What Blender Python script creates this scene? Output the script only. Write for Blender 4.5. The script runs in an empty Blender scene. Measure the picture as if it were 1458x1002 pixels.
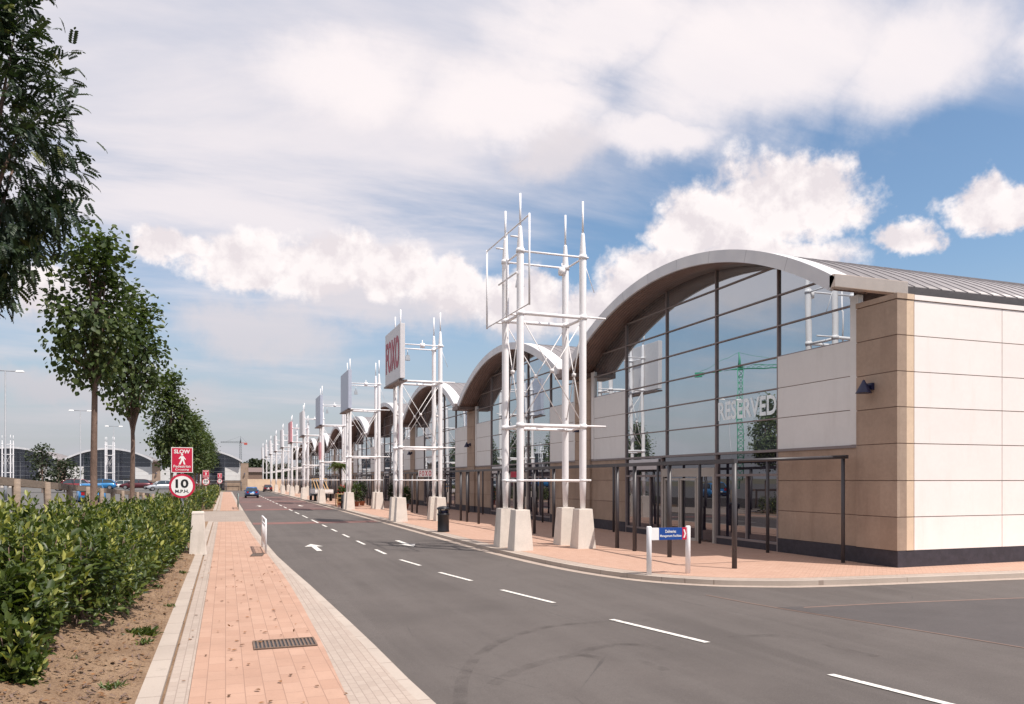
import bpy, bmesh, math, random
import numpy as np
from mathutils import Vector, Matrix
random.seed(7); rng = np.random.default_rng(7)
sc = bpy.context.scene
col = sc.collection
PI = math.pi

# ------------------------------------------------------------------ helpers
class MB:
    """collects boxes, tubes and bands; build() links them as ONE mesh object"""
    def __init__(s): s.v = []; s.f = []; s.sm = []
    def face(s, pts, smooth=False):
        b = len(s.v); s.v += [tuple(p) for p in pts]; s.f.append(tuple(range(b, b+len(pts)))); s.sm.append(smooth)
    def raw(s, vs, fs, smooth=False):
        b = len(s.v); s.v += [tuple(p) for p in vs]
        for f in fs: s.f.append(tuple(b+i for i in f)); s.sm.append(smooth)
    def box(s, x0, y0, z0, x1, y1, z1):
        vs = [(x0,y0,z0),(x1,y0,z0),(x1,y1,z0),(x0,y1,z0),(x0,y0,z1),(x1,y0,z1),(x1,y1,z1),(x0,y1,z1)]
        s.raw(vs, [(0,3,2,1),(4,5,6,7),(0,1,5,4),(1,2,6,5),(2,3,7,6),(3,0,4,7)]); return s
    def frustum(s, cx, cy, z0, hx0, hy0, z1, hx1, hy1):
        vs = [(cx-hx0,cy-hy0,z0),(cx+hx0,cy-hy0,z0),(cx+hx0,cy+hy0,z0),(cx-hx0,cy+hy0,z0),
              (cx-hx1,cy-hy1,z1),(cx+hx1,cy-hy1,z1),(cx+hx1,cy+hy1,z1),(cx-hx1,cy+hy1,z1)]
        s.raw(vs, [(0,3,2,1),(4,5,6,7),(0,1,5,4),(1,2,6,5),(2,3,7,6),(3,0,4,7)]); return s
    def tube(s, pts, rs, n=10, cap=True):
        """pts: list of points, rs: radius or list"""
        pts = [Vector(p) for p in pts]
        if not isinstance(rs, (list, tuple)): rs = [rs]*len(pts)
        b = len(s.v); k = len(pts)
        ref = None
        for i, p in enumerate(pts):
            d = (pts[min(i+1,k-1)]-pts[max(i-1,0)]).normalized()
            if ref is None: ref = Vector((1,0,0)) if abs(d.x) < .9 else Vector((0,1,0))
            u = d.cross(ref).normalized(); w = d.cross(u).normalized(); ref = u.cross(d) if False else ref
            for j in range(n):
                a = 2*PI*j/n; q = p+(u*math.cos(a)+w*math.sin(a))*rs[i]; s.v.append(tuple(q))
        for i in range(k-1):
            for j in range(n):
                j2 = (j+1) % n
                s.f.append((b+i*n+j, b+i*n+j2, b+(i+1)*n+j2, b+(i+1)*n+j)); s.sm.append(True)
        if cap:
            s.f.append(tuple(b+j for j in range(n))); s.sm.append(False)
            s.f.append(tuple(b+(k-1)*n+j for j in range(n))); s.sm.append(False)
        return s
    def lathe(s, prof, n=20, c=(0,0,0)):
        b = len(s.v); k = len(prof)
        for r, z in prof:
            for j in range(n):
                a = 2*PI*j/n; s.v.append((c[0]+r*math.cos(a), c[1]+r*math.sin(a), c[2]+z))
        for i in range(k-1):
            for j in range(n):
                j2 = (j+1) % n
                s.f.append((b+i*n+j, b+i*n+j2, b+(i+1)*n+j2, b+(i+1)*n+j)); s.sm.append(True)
        s.f.append(tuple(b+j for j in range(n))); s.sm.append(False)
        s.f.append(tuple(b+(k-1)*n+j for j in range(n))); s.sm.append(False)
        return s
    def band(s, yc, zc, Ri, Ro, half, x0, x1, n=36, smooth=True):
        """arched band in the YZ plane extruded along X"""
        A = [-half+2*half*i/n for i in range(n+1)]
        P = lambda R, a, x: (x, yc+R*math.sin(a), zc+R*math.cos(a))
        b = len(s.v)
        for a in A: s.v += [P(Ri,a,x0), P(Ro,a,x0), P(Ro,a,x1), P(Ri,a,x1)]
        for i in range(n):
            o = b+4*i; q = o+4
            for j in range(4):
                j2 = (j+1) % 4
                s.f.append((o+j, o+j2, q+j2, q+j)); s.sm.append(smooth and j in (1,3))
        s.f.append((b,b+3,b+2,b+1)); s.sm.append(False)
        o = b+4*n; s.f.append((o,o+1,o+2,o+3)); s.sm.append(False)
        return s
    def prism(s, pts, z0, z1):
        n = len(pts); b = len(s.v)
        s.v += [(p[0],p[1],z0) for p in pts]+[(p[0],p[1],z1) for p in pts]
        s.f.append(tuple(b+n+i for i in range(n))); s.sm.append(False)
        for i in range(n):
            j = (i+1) % n; s.f.append((b+i,b+j,b+n+j,b+n+i)); s.sm.append(False)
        return s
    def strip(s, left, right, z, smooth=False):
        for i in range(len(left)-1):
            s.face([(*left[i],z),(*right[i],z),(*right[i+1],z),(*left[i+1],z)])
        return s
    def slab(s, left, right, z0, z1):
        """closed strip with thickness between two polylines"""
        for i in range(len(left)-1):
            a,b,c,d = left[i],right[i],right[i+1],left[i+1]
            s.face([(*a,z1),(*b,z1),(*c,z1),(*d,z1)])
            s.face([(*a,z0),(*d,z0),(*d,z1),(*a,z1)])
            s.face([(*b,z0),(*b,z1),(*c,z1),(*c,z0)])
        a,b = left[0],right[0]; s.face([(*a,z0),(*a,z1),(*b,z1),(*b,z0)])
        a,b = left[-1],right[-1]; s.face([(*a,z0),(*b,z0),(*b,z1),(*a,z1)])
        return s
    def build(s, name, m, parent=None, loc=(0,0,0), bevel=0, recalc=True):
        me = bpy.data.meshes.new(name); me.from_pydata(s.v, [], s.f)
        me.polygons.foreach_set('use_smooth', s.sm)
        if recalc or bevel:
            bm = bmesh.new(); bm.from_mesh(me)
            if bevel:
                bmesh.ops.remove_doubles(bm, verts=bm.verts, dist=1e-5)
                es = [e for e in bm.edges if len(e.link_faces) == 2 and e.calc_face_angle(0) > .5]
                bmesh.ops.bevel(bm, geom=es, offset=bevel, segments=2, affect='EDGES', profile=.6)
            bmesh.ops.recalc_face_normals(bm, faces=bm.faces); bm.to_mesh(me); bm.free()
        me.materials.append(m)
        o = bpy.data.objects.new(name, me); col.objects.link(o); o.location = loc
        if parent: o.parent = parent
        return o

def tag(o, label=None, cat=None, group=None, kind=None):
    if label: o['label'] = label
    if cat: o['category'] = cat
    if group: o['group'] = group
    if kind: o['kind'] = kind
    return o
def thing(name, loc, label, cat, group=None, rz=0):
    o = bpy.data.objects.new(name, None); col.objects.link(o); o.location = loc; o.rotation_euler = (0,0,rz)
    o.empty_display_size = .3
    return tag(o, label, cat, group)
def struct(o): o['kind'] = 'structure'; return o
def copy_tree(o, parent=None):
    c = o.copy(); col.objects.link(c); c.parent = parent
    for ch in list(o.children): copy_tree(ch, c)
    return c
def facing(dirn, origin):
    """matrix taking text plane (x right, y up, z out) to a wall facing dirn"""
    z = Vector(dirn).normalized(); y = Vector((0,0,1)); x = y.cross(z)
    M = Matrix((x,y,z)).transposed().to_4x4(); M.translation = Vector(origin); return M
def text_mesh(name, lines, w, h, m, parent, dirn, origin, depth=.006, gap=.25, bold=0.0, flat=False):
    """lettering fitted to width w / height h and centred on origin"""
    cu = bpy.data.curves.new(name, 'FONT'); cu.body = '\n'.join(lines); cu.align_x = 'CENTER'
    cu.extrude = 0 if flat else .01; cu.offset = bold; cu.resolution_u = 3; cu.space_line = .85+gap
    ob = bpy.data.objects.new(name, cu); col.objects.link(ob)
    bpy.context.view_layer.update()
    me = bpy.data.meshes.new_from_object(ob.evaluated_get(bpy.context.evaluated_depsgraph_get()))
    bpy.data.objects.remove(ob)
    co = np.array([v.co for v in me.vertices]); lo = co.min(0); hi = co.max(0)
    sx = w/(hi[0]-lo[0]); sy = h/(hi[1]-lo[1]); sz = depth/max(hi[2]-lo[2],1e-6)
    M = facing(dirn, origin)
    for v in me.vertices:
        p = Vector(((v.co.x-(lo[0]+hi[0])/2)*sx, (v.co.y-(lo[1]+hi[1])/2)*sy, (v.co.z-lo[2])*sz)); v.co = M @ p
    me.materials.clear(); me.materials.append(m); me.name = name
    o = bpy.data.objects.new(name, me); col.objects.link(o)
    if parent: o.parent = parent
    return o
def flat_shape(mb, polys, dirn, origin, depth=.004):
    M = facing(dirn, origin)
    for pl in polys:
        n = len(pl); vs = [tuple(M @ Vector((x,y,0))) for x,y in pl]+[tuple(M @ Vector((x,y,depth))) for x,y in pl]
        mb.raw(vs, [tuple(range(n,2*n))]+[(i,(i+1)%n,n+(i+1)%n,n+i) for i in range(n)])

# ------------------------------------------------------------------ materials
class NT:
    def __init__(s, tree): s.t = tree; s.n = tree.nodes; s.l = tree.links
    def new(s, typ, **kw):
        nd = s.n.new(typ)
        for k, v in kw.items(): setattr(nd, k, v)
        return nd
    def put(s, sock, val):
        if hasattr(val, 'is_output') or isinstance(val, bpy.types.NodeSocket): s.l.new(val, sock)
        else: sock.default_value = val
    def math(s, op, a, b=0.0, c=0.0, clamp=False):
        nd = s.new('ShaderNodeMath', operation=op, use_clamp=clamp)
        s.put(nd.inputs[0], a); s.put(nd.inputs[1], b)
        if len(nd.inputs) > 2: s.put(nd.inputs[2], c)
        return nd.outputs[0]
    def mapr(s, v, a, b, c=0.0, d=1.0, smooth=True):
        nd = s.new('ShaderNodeMapRange', interpolation_type='SMOOTHSTEP' if smooth else 'LINEAR')
        s.put(nd.inputs[0], v)
        for i, x in enumerate((a,b,c,d)): s.put(nd.inputs[i+1], x)
        return nd.outputs[0]
    def mix(s, f, a, b, blend='MIX'):
        nd = s.new('ShaderNodeMix', data_type='RGBA', blend_type=blend)
        s.put(nd.inputs[0], f)
        for i, x in ((6,a),(7,b)):
            if isinstance(x, tuple) and len(x) == 3: x = (*x,1)
            s.put(nd.inputs[i], x)
        return nd.outputs[2]
    def noise(s, vec, scale, detail=4, rough=.55, dist=0.0):
        nd = s.new('ShaderNodeTexNoise'); s.l.new(vec, nd.inputs['Vector'])
        nd.inputs['Scale'].default_value = scale; nd.inputs['Detail'].default_value = detail
        nd.inputs['Roughness'].default_value = rough; nd.inputs['Distortion'].default_value = dist
        return nd
    def coord(s, out='Object', scale=None, rot=None, loc=None):
        tc = s.new('ShaderNodeTexCoord'); o = tc.outputs[out]
        if scale or rot or loc:
            mp = s.new('ShaderNodeMapping'); s.l.new(o, mp.inputs[0])
            if scale: mp.inputs['Scale'].default_value = scale
            if rot: mp.inputs['Rotation'].default_value = rot
            if loc: mp.inputs['Location'].default_value = loc
            o = mp.outputs[0]
        return o
def newmat(name):
    m = bpy.data.materials.new(name); m.use_nodes = True
    nt = NT(m.node_tree); b = m.node_tree.nodes['Principled BSDF']
    return m, nt, b
def mat(name, c, rough=.6, metal=0.0, var=.12, scale=3.0, bump=0.0, bscale=40.0, spec=.5, stain=None, stretch=None, cells=None, cvar=.06):
    """plain surface with broad mottling, a fine grain and optional bump"""
    m, nt, b = newmat(name)
    co = nt.coord('Object', scale=stretch)
    n1 = nt.noise(co, scale, 5, .6); n2 = nt.noise(co, scale*9, 3, .6)
    f = nt.math('ADD', nt.math('MULTIPLY', n1.outputs[0], .65), nt.math('MULTIPLY', n2.outputs[0], .35))
    f = nt.mapr(f, .3, .7)
    lo = tuple(x*(1-var) for x in c); hi = tuple(min(1,x*(1+var)) for x in c)
    cc = nt.mix(f, lo, hi)
    if stain:
        n3 = nt.noise(nt.coord('Object', scale=(1.3,1.3,.25)), 1.4, 6, .65)
        cc = nt.mix(nt.mapr(n3.outputs[0], .5, .78, 0, stain[1]), cc, stain[0])
    if cells:
        sn = nt.new('ShaderNodeVectorMath', operation='SNAP'); nt.l.new(nt.coord('Object', loc=(0,0,-.37)), sn.inputs[0]); sn.inputs[1].default_value = cells
        wn = nt.new('ShaderNodeTexWhiteNoise', noise_dimensions='3D'); nt.l.new(sn.outputs[0], wn.inputs['Vector'])
        cc = nt.mix(nt.math('MULTIPLY', wn.outputs[0], 1.0), cc, nt.mix(1.0, cc, tuple(1-cvar*k for k in (1.6,2.0,2.3)), 'MULTIPLY'))
    nt.l.new(cc, b.inputs['Base Color'])
    b.inputs['Roughness'].default_value = rough; b.inputs['Metallic'].default_value = metal
    b.inputs['Specular IOR Level'].default_value = spec
    if bump:
        n4 = nt.noise(co, bscale, 4, .6); bp = nt.new('ShaderNodeBump'); bp.inputs['Strength'].default_value = bump
        bp.inputs['Distance'].default_value = .02
        nt.l.new(n4.outputs[0], bp.inputs['Height']); nt.l.new(bp.outputs[0], b.inputs['Normal'])
    return m

M = {}
M['stone'] = mat('sandstone panel', (.365,.27,.205), .8, var=.12, scale=1.1, bump=.15, stain=((.24,.165,.125),.6), cells=(50,1.7,.955))
M['corner_stone'] = mat('corner sandstone', (.69,.52,.375), .8, var=.08, scale=1.0, bump=.15, stain=((.5,.37,.27),.4))
M['cream'] = mat('cream rendered panel', (.88,.805,.765), .75, var=.03, scale=.8, bump=.06, stain=((.77,.67,.60),.45), cells=(3.17,50,.955), cvar=.025)
M['white_panel'] = mat('pale grey cladding panel', (.68,.67,.655), .5, var=.03, scale=.7, stain=((.56,.54,.52),.45), cells=(50,4.2,.97), cvar=.025)
M['joint'] = mat('panel joint', (.23,.15,.118), .9)
M['plinth'] = mat('dark brick plinth', (.035,.03,.04), .7, var=.3, scale=6, bump=.3)
M['frame'] = mat('brown grey glazing bar', (.22,.18,.175), .45, var=.08)
M['door_frame'] = mat('pale aluminium door frame', (.42,.38,.34), .4, var=.05)
M['roof'] = mat('weathered seamed metal roof', (.36,.335,.335), .5, metal=.15, var=.10, scale=.6, stretch=(1,.4,1))
M['verge'] = mat('white roof verge', (.80,.77,.76), .45, var=.03)
M['fascia'] = mat('grey white fascia', (.60,.60,.62), .45, var=.04, scale=.7)
M['soffit'] = None
M['gutter'] = mat('bronze valley gutter', (.17,.12,.105), .5, var=.12)
M['casing'] = mat('pale metal gutter casing', (.55,.44,.36), .3, metal=.55, var=.05)
M['white_steel'] = mat('white painted steel', (.84,.82,.825), .4, var=.04, scale=1.5, stain=((.62,.56,.5),.2))
M['cable'] = mat('white tie rod', (.72,.69,.68), .4)
M['post'] = mat('dark grey canopy steel', (.055,.05,.055), .45, var=.12)
M['concrete'] = mat('pale cast concrete', (.64,.58,.52), .85, var=.08, scale=2.2, bump=.25, bscale=25, stain=((.36,.32,.27),.65))
M['black'] = mat('black plastic', (.012,.012,.016), .4, var=.2)
M['lamp_grey'] = mat('grey lamp column paint', (.26,.27,.29), .5)
M['lamp_blue'] = mat('navy lamp metal', (.012,.014,.05), .4, var=.1)
M['sign_red'] = mat('sign red', (.52,.012,.05), .4, var=.05)
M['sign_white'] = mat('sign white', (.82,.80,.78), .4, var=.03)
M['sign_blue'] = mat('sign blue', (.008,.06,.28), .4, var=.06)
M['sign_black'] = mat('sign black', (.012,.012,.014), .45)
M['letter_red'] = mat('red sign lettering', (.36,.025,.05), .45)
M['letter_grey'] = mat('blue grey lettering', (.30,.33,.42), .5)
M['board'] = mat('pale grey sign board', (.62,.60,.61), .45, var=.04)
M['board_blue'] = mat('grey blue sign board', (.42,.45,.54), .45, var=.05)
M['board_red'] = mat('faded red sign board', (.55,.25,.27), .5, var=.1)
M['galv'] = mat('galvanised steel', (.42,.43,.44), .4, metal=.5, var=.12)
M['grey_rail'] = mat('grey green railing paint', (.24,.29,.28), .5)
M['timber'] = mat('weathered fence timber', (.25,.19,.145), .85, var=.25, scale=5, bump=.3, stretch=(1,1,4))
M['bark'] = mat('tree bark', (.16,.105,.08), .9, var=.3, scale=9, bump=.6, bscale=30, stretch=(1,1,.4))
M['pot'] = mat('terracotta pot', (.38,.15,.08), .8, var=.12)
M['wood'] = mat('raw pine', (.50,.31,.15), .7, var=.2, scale=6)
M['rubber'] = mat('tyre rubber', (.015,.015,.016), .8)
M['rim'] = mat('wheel rim', (.38,.38,.39), .35, metal=.7)
M['car_glass'] = mat('car window', (.03,.045,.055), .06, spec=.9)
M['lens_red'] = mat('tail lamp lens', (.35,.01,.015), .2)
M['lens_white'] = mat('head lamp lens', (.6,.6,.58), .15)
M['crane_green'] = mat('green crane steel', (.04,.30,.17), .5)
M['crane_grey'] = mat('grey crane steel', (.14,.16,.18), .5)
M['crane_red'] = mat('red crane steel', (.45,.09,.07), .5)
M['carpark'] = mat('car park asphalt', (.11,.105,.10), .9, var=.15, scale=.6)
M['dirt_brown'] = mat('brown cladding', (.20,.13,.10), .8)
M['iron'] = mat('cast iron grate', (.16,.105,.075), .7, var=.25, scale=12, bump=.3)
M['paint_line'] = None
M['red_leaf'] = mat('rust red flower', (.45,.04,.04), .6)
def soffit_mat():
    m, nt, b = newmat('ribbed brown soffit')
    co = nt.coord('Object')
    sep = nt.new('ShaderNodeSeparateXYZ'); nt.l.new(co, sep.inputs[0])
    w = nt.math('ABSOLUTE', nt.math('SUBTRACT', nt.math('FRACT', nt.math('MULTIPLY', sep.outputs[0], 7.0)), .5))
    g = nt.mapr(w, .12, .3)
    n = nt.noise(co, 1.2, 4)
    c = nt.mix(nt.mapr(n.outputs[0], .35, .7), (.19,.125,.108), (.23,.155,.13))
    c = nt.mix(nt.math('MULTIPLY', nt.math('SUBTRACT', 1.0, g), .45), c, (.075,.05,.05))
    nt.l.new(c, b.inputs['Base Color']); b.inputs['Roughness'].default_value = .5
    bp = nt.new('ShaderNodeBump'); bp.inputs['Distance'].default_value = .03; bp.inputs['Strength'].default_value = .8
    nt.l.new(g, bp.inputs['Height']); nt.l.new(bp.outputs[0], b.inputs['Normal'])
    return m
M['soffit'] = soffit_mat()
def fascia_mat():
    m, nt, b = newmat('grey white fascia'); co = nt.coord('Object'); sep = nt.new('ShaderNodeSeparateXYZ'); nt.l.new(co, sep.inputs[0])
    an = nt.math('ARCTAN2', nt.math('SUBTRACT', sep.outputs[1], 9.3), nt.math('ADD', sep.outputs[2], 6.43))
    w = nt.math('ABSOLUTE', nt.math('SUBTRACT', nt.math('FRACT', nt.math('MULTIPLY', an, 8.1)), .5))
    n = nt.noise(co, .8, 5); c = nt.mix(nt.mapr(n.outputs[0], .3, .7), (.55,.55,.57), (.64,.635,.64))
    c = nt.mix(nt.mapr(w, .002, .005, 1, 0), c, (.25,.24,.25)); nt.l.new(c, b.inputs['Base Color']); b.inputs['Roughness'].default_value = .45; return m
M['fascia'] = fascia_mat()
def glass_mat(name, dark, refl, tint):
    """coated shop glass: dark room behind, strong mirror coating, very slightly wavy panes"""
    m = bpy.data.materials.new(name); m.use_nodes = True; nt = NT(m.node_tree); nt.n.clear()
    out = nt.new('ShaderNodeOutputMaterial')
    co = nt.coord('Object'); n = nt.noise(co, .55, 2, .5); bp = nt.new('ShaderNodeBump')
    bp.inputs['Strength'].default_value = .022; bp.inputs['Distance'].default_value = .1
    nt.l.new(n.outputs[0], bp.inputs['Height'])
    n2 = nt.noise(co, .9, 5, .6)
    d = nt.new('ShaderNodeBsdfDiffuse'); nt.l.new(nt.mix(nt.mapr(n2.outputs[0], .4, .65), dark, tuple(x*1.6+.004 for x in dark)), d.inputs[0])
    g = nt.new('ShaderNodeBsdfGlossy'); g.inputs['Roughness'].default_value = .0; g.inputs[0].default_value = (*tint,1)
    sn = nt.new('ShaderNodeVectorMath', operation='SNAP'); nt.l.new(nt.coord('Object', loc=(0,-.9,-.35)), sn.inputs[0]); sn.inputs[1].default_value = (50,3.36,.965)
    wn = nt.new('ShaderNodeTexWhiteNoise', noise_dimensions='3D'); nt.l.new(sn.outputs[0], wn.inputs['Vector'])
    sb = nt.new('ShaderNodeVectorMath', operation='SUBTRACT'); nt.l.new(wn.outputs['Color'], sb.inputs[0]); sb.inputs[1].default_value = (.5,.5,.5)
    ml = nt.new('ShaderNodeVectorMath', operation='MULTIPLY'); nt.l.new(sb.outputs[0], ml.inputs[0]); ml.inputs[1].default_value = (.0,.006,.007)
    ad = nt.new('ShaderNodeVectorMath', operation='ADD'); nt.l.new(bp.outputs[0], ad.inputs[0]); nt.l.new(ml.outputs[0], ad.inputs[1])
    nm = nt.new('ShaderNodeVectorMath', operation='NORMALIZE'); nt.l.new(ad.outputs[0], nm.inputs[0]); nt.l.new(nm.outputs[0], g.inputs['Normal'])
    lw = nt.new('ShaderNodeFresnel'); lw.inputs['IOR'].default_value = 1.6
    f = nt.math('ADD', nt.math('MULTIPLY', lw.outputs[0], 1.0-refl), refl, clamp=True)
    mx = nt.new('ShaderNodeMixShader'); nt.l.new(f, mx.inputs[0]); nt.l.new(d.outputs[0], mx.inputs[1]); nt.l.new(g.outputs[0], mx.inputs[2])
    nt.l.new(mx.outputs[0], out.inputs[0]); return m
M['glass'] = glass_mat('coated upper glass', (.05,.06,.068), .52, (.92,.97,1.0))
M['shop_glass'] = glass_mat('dark shop glass', (.009,.008,.015), .14, (.95,.95,1.0))
M['far_glass'] = glass_mat('dark far glass', (.014,.015,.022), .05, (.85,.9,1.0))
def ghost_mat():
    m = bpy.data.materials.new('frosted lettering'); m.use_nodes = True; nt = NT(m.node_tree); nt.n.clear()
    out = nt.new('ShaderNodeOutputMaterial'); d = nt.new('ShaderNodeBsdfDiffuse'); d.inputs[0].default_value = (.88,.97,1.0,1)
    t = nt.new('ShaderNodeBsdfTransparent'); mx = nt.new('ShaderNodeMixShader')
    n = nt.noise(nt.coord('Object'), 3, 3); nt.l.new(nt.mapr(n.outputs[0], .3, .7, .8, .95), mx.inputs[0])
    nt.l.new(t.outputs[0], mx.inputs[1]); nt.l.new(d.outputs[0], mx.inputs[2]); nt.l.new(mx.outputs[0], out.inputs[0]); return m
M['ghost'] = ghost_mat()
def car_paint(name, c):
    m, nt, b = newmat(name); b.inputs['Base Color'].default_value = (*c,1)
    b.inputs['Roughness'].default_value = .3; b.inputs['Metallic'].default_value = .25
    b.inputs['Coat Weight'].default_value = .6; b.inputs['Coat Roughness'].default_value = .06
    n = nt.noise(nt.coord('Object'), 2.0, 3); nt.l.new(nt.mix(nt.mapr(n.outputs[0],.3,.7), c, tuple(x*.85 for x in c)), b.inputs['Base Color'])
    return m
def asphalt():
    m, nt, b = newmat('worn asphalt')
    co = nt.coord('Object')
    big = nt.noise(co, .35, 5, .6); st = nt.noise(nt.coord('Object', scale=(1.6,.09,1)), 1.0, 5, .6)
    grain = nt.noise(co, 90, 2, .7); mid = nt.noise(co, 7, 4, .65)
    gr2 = nt.noise(co, 38, 3, .75)
    c = nt.mix(nt.mapr(big.outputs[0], .3, .7), (.072,.060,.054), (.100,.084,.076))
    c = nt.mix(nt.mapr(st.outputs[0], .38, .66, 0, .55), c, (.114,.098,.089))
    c = nt.mix(nt.mapr(mid.outputs[0], .45, .75, 0, .32), c, (.066,.055,.051))
    c = nt.mix(nt.mapr(gr2.outputs[0], .54, .74, 0, .5), c, (.18,.158,.145))
    c = nt.mix(nt.mapr(gr2.outputs[0], .45, .28, 0, .55), c, (.045,.039,.037))
    c = nt.mix(nt.mapr(grain.outputs[0], .56, .72, 0, .5), c, (.20,.178,.165))
    c = nt.mix(nt.mapr(grain.outputs[0], .44, .30, 0, .5), c, (.045,.04,.038))
    vc = nt.new('ShaderNodeTexVoronoi', feature='DISTANCE_TO_EDGE'); nt.l.new(nt.coord('Object', scale=(.30,.17,1)), vc.inputs[0]); vc.inputs['Scale'].default_value = 1.0
    cn = nt.noise(co, .9, 5, .7)
    ck = nt.math('MULTIPLY', nt.mapr(nt.math('ADD', vc.outputs[0], nt.math('MULTIPLY', nt.math('SUBTRACT', cn.outputs[0], .5), .02)), .0, .004, .55, 0), nt.mapr(big.outputs[0], .48, .6))
    c = nt.mix(ck, c, (.04,.035,.033))
    # oil drips in the middle of the lanes
    vo = nt.new('ShaderNodeTexVoronoi', feature='F1'); nt.l.new(co, vo.inputs[0]); vo.inputs['Scale'].default_value = .45
    c = nt.mix(nt.mapr(vo.outputs[0], .02, .05, .6, 0), c, (.05,.045,.045))
    nt.l.new(c, b.inputs['Base Color']); b.inputs['Roughness'].default_value = .85
    bp = nt.new('ShaderNodeBump'); bp.inputs['Strength'].default_value = .35; bp.inputs['Distance'].default_value = .008
    nt.l.new(grain.outputs[0], bp.inputs['Height']); nt.l.new(bp.outputs[0], b.inputs['Normal'])
    return m
M['asphalt'] = asphalt()
def paving(name, c1, c2, cm, bw, rh, rot=0, ms=.006, squash=.5, blotch=.25, bump=.5):
    m, nt, b = newmat(name)
    co = nt.coord('Object', rot=(0,0,rot))
    br = nt.new('ShaderNodeTexBrick'); nt.l.new(co, br.inputs['Vector']); br.offset = squash
    br.inputs['Color1'].default_value = (*c1,1); br.inputs['Color2'].default_value = (*c2,1); br.inputs['Mortar'].default_value = (*cm,1)
    br.inputs['Scale'].default_value = 1.0; br.inputs['Mortar Size'].default_value = ms; br.inputs['Mortar Smooth'].default_value = .3
    br.inputs['Brick Width'].default_value = bw; br.inputs['Row Height'].default_value = rh; br.inputs['Bias'].default_value = 0
    n = nt.noise(nt.coord('Object'), .8, 6, .65); n2 = nt.noise(nt.coord('Object'), 30, 3, .7)
    c = nt.mix(nt.mapr(n.outputs[0], .35, .72, 0, blotch), br.outputs[0], tuple(x*.66 for x in c1))
    c = nt.mix(nt.mapr(n2.outputs[0], .55, .8, 0, .3), c, tuple(min(1,x*1.3) for x in c2))
    c = nt.mix(nt.mapr(n2.outputs[0], .42, .25, 0, .35), c, tuple(x*.6 for x in c1))
    n5 = nt.noise(nt.coord('Object', loc=(7.3,2.1,0)), 3.1, 5, .7)
    c = nt.mix(nt.mapr(n5.outputs[0], .62, .76, 0, .45), c, tuple(x*.5 for x in c1))
    nt.l.new(c, b.inputs['Base Color']); b.inputs['Roughness'].default_value = .85
    bp = nt.new('ShaderNodeBump'); bp.inputs['Strength'].default_value = bump; bp.inputs['Distance'].default_value = .006
    h = nt.math('SUBTRACT', n2.outputs[0], nt.math('MULTIPLY', br.outputs['Fac'], 1.5))
    nt.l.new(h, bp.inputs['Height']); nt.l.new(bp.outputs[0], b.inputs['Normal'])
    return m
M['brick'] = paving('salmon block paving', (.415,.25,.178), (.465,.292,.213), (.31,.188,.137), .42, .2, PI/2, .005, .37, .35)
M['brick_right'] = paving('salmon pavement blocks', (.44,.27,.195), (.49,.315,.235), (.31,.19,.145), .2, .1, .78, .006, .5, .15)
M['kerb'] = paving('pale kerb stone', (.40,.335,.285), (.44,.375,.32), (.27,.215,.18), .9, 5.0, PI/2, .012, 0, .3)
M['band'] = paving('pale concrete sett', (.38,.305,.255), (.42,.345,.29), (.31,.245,.205), .2, .1, PI/2, .006, .5, .35)
M['slab'] = paving('grey crossing slab', (.30,.245,.205), (.34,.285,.24), (.22,.17,.14), .6, .3, 0, .006, .5, .4)
M['red_block'] = paving('red crossing blocks', (.19,.092,.08), (.23,.115,.10), (.12,.07,.06), .2, .1, 0, .006, .5, .4)
def worn_paint():
    m, nt, b = newmat('worn white road paint')
    co = nt.coord('Object'); n = nt.noise(co, 14, 6, .7)
    nt.l.new(nt.mix(nt.mapr(n.outputs[0], .52, .68), (.68,.65,.60), (.22,.19,.175)), b.inputs['Base Color'])
    b.inputs['Roughness'].default_value = .7; return m
M['paint_line'] = worn_paint()
def skid():
    m = bpy.data.materials.new('rubber skid'); m.use_nodes = True; nt = NT(m.node_tree); nt.n.clear()
    out = nt.new('ShaderNodeOutputMaterial'); d = nt.new('ShaderNodeBsdfDiffuse'); d.inputs[0].default_value = (.045,.04,.04,1)
    t = nt.new('ShaderNodeBsdfTransparent'); mx = nt.new('ShaderNodeMixShader')
    n = nt.noise(nt.coord('Object'), 2.5, 5, .65); nt.l.new(nt.mapr(n.outputs[0], .36, .74, .0, .20), mx.inputs[0])
    nt.l.new(t.outputs[0], mx.inputs[1]); nt.l.new(d.outputs[0], mx.inputs[2]); nt.l.new(mx.outputs[0], out.inputs[0]); return m
M['skid'] = skid()
def soil():
    m, nt, b = newmat('dry soil and bark')
    co = nt.coord('Object'); a = nt.noise(co, 1.3, 6, .7); g = nt.noise(co, 28, 6, .75); v = nt.new('ShaderNodeTexVoronoi')
    nt.l.new(co, v.inputs[0]); v.inputs['Scale'].default_value = 34
    c = nt.mix(nt.mapr(a.outputs[0], .35, .65), (.225,.14,.08), (.31,.205,.125))
    c = nt.mix(nt.mapr(g.outputs[0], .46, .68, 0, .85), c, (.12,.065,.04))
    c = nt.mix(nt.mapr(v.outputs[0], .0, .3, .5, 0), c, (.48,.36,.25))
    nt.l.new(c, b.inputs['Base Color']); b.inputs['Roughness'].default_value = .95
    bp = nt.new('ShaderNodeBump'); bp.inputs['Strength'].default_value = .9; bp.inputs['Distance'].default_value = .03
    nt.l.new(g.outputs[0], bp.inputs['Height']); nt.l.new(bp.outputs[0], b.inputs['Normal'])
    return m
M['soil'] = soil()
M['grass_ground'] = mat('distant rough ground', (.13,.12,.075), .95, var=.3, scale=.05)
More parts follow.
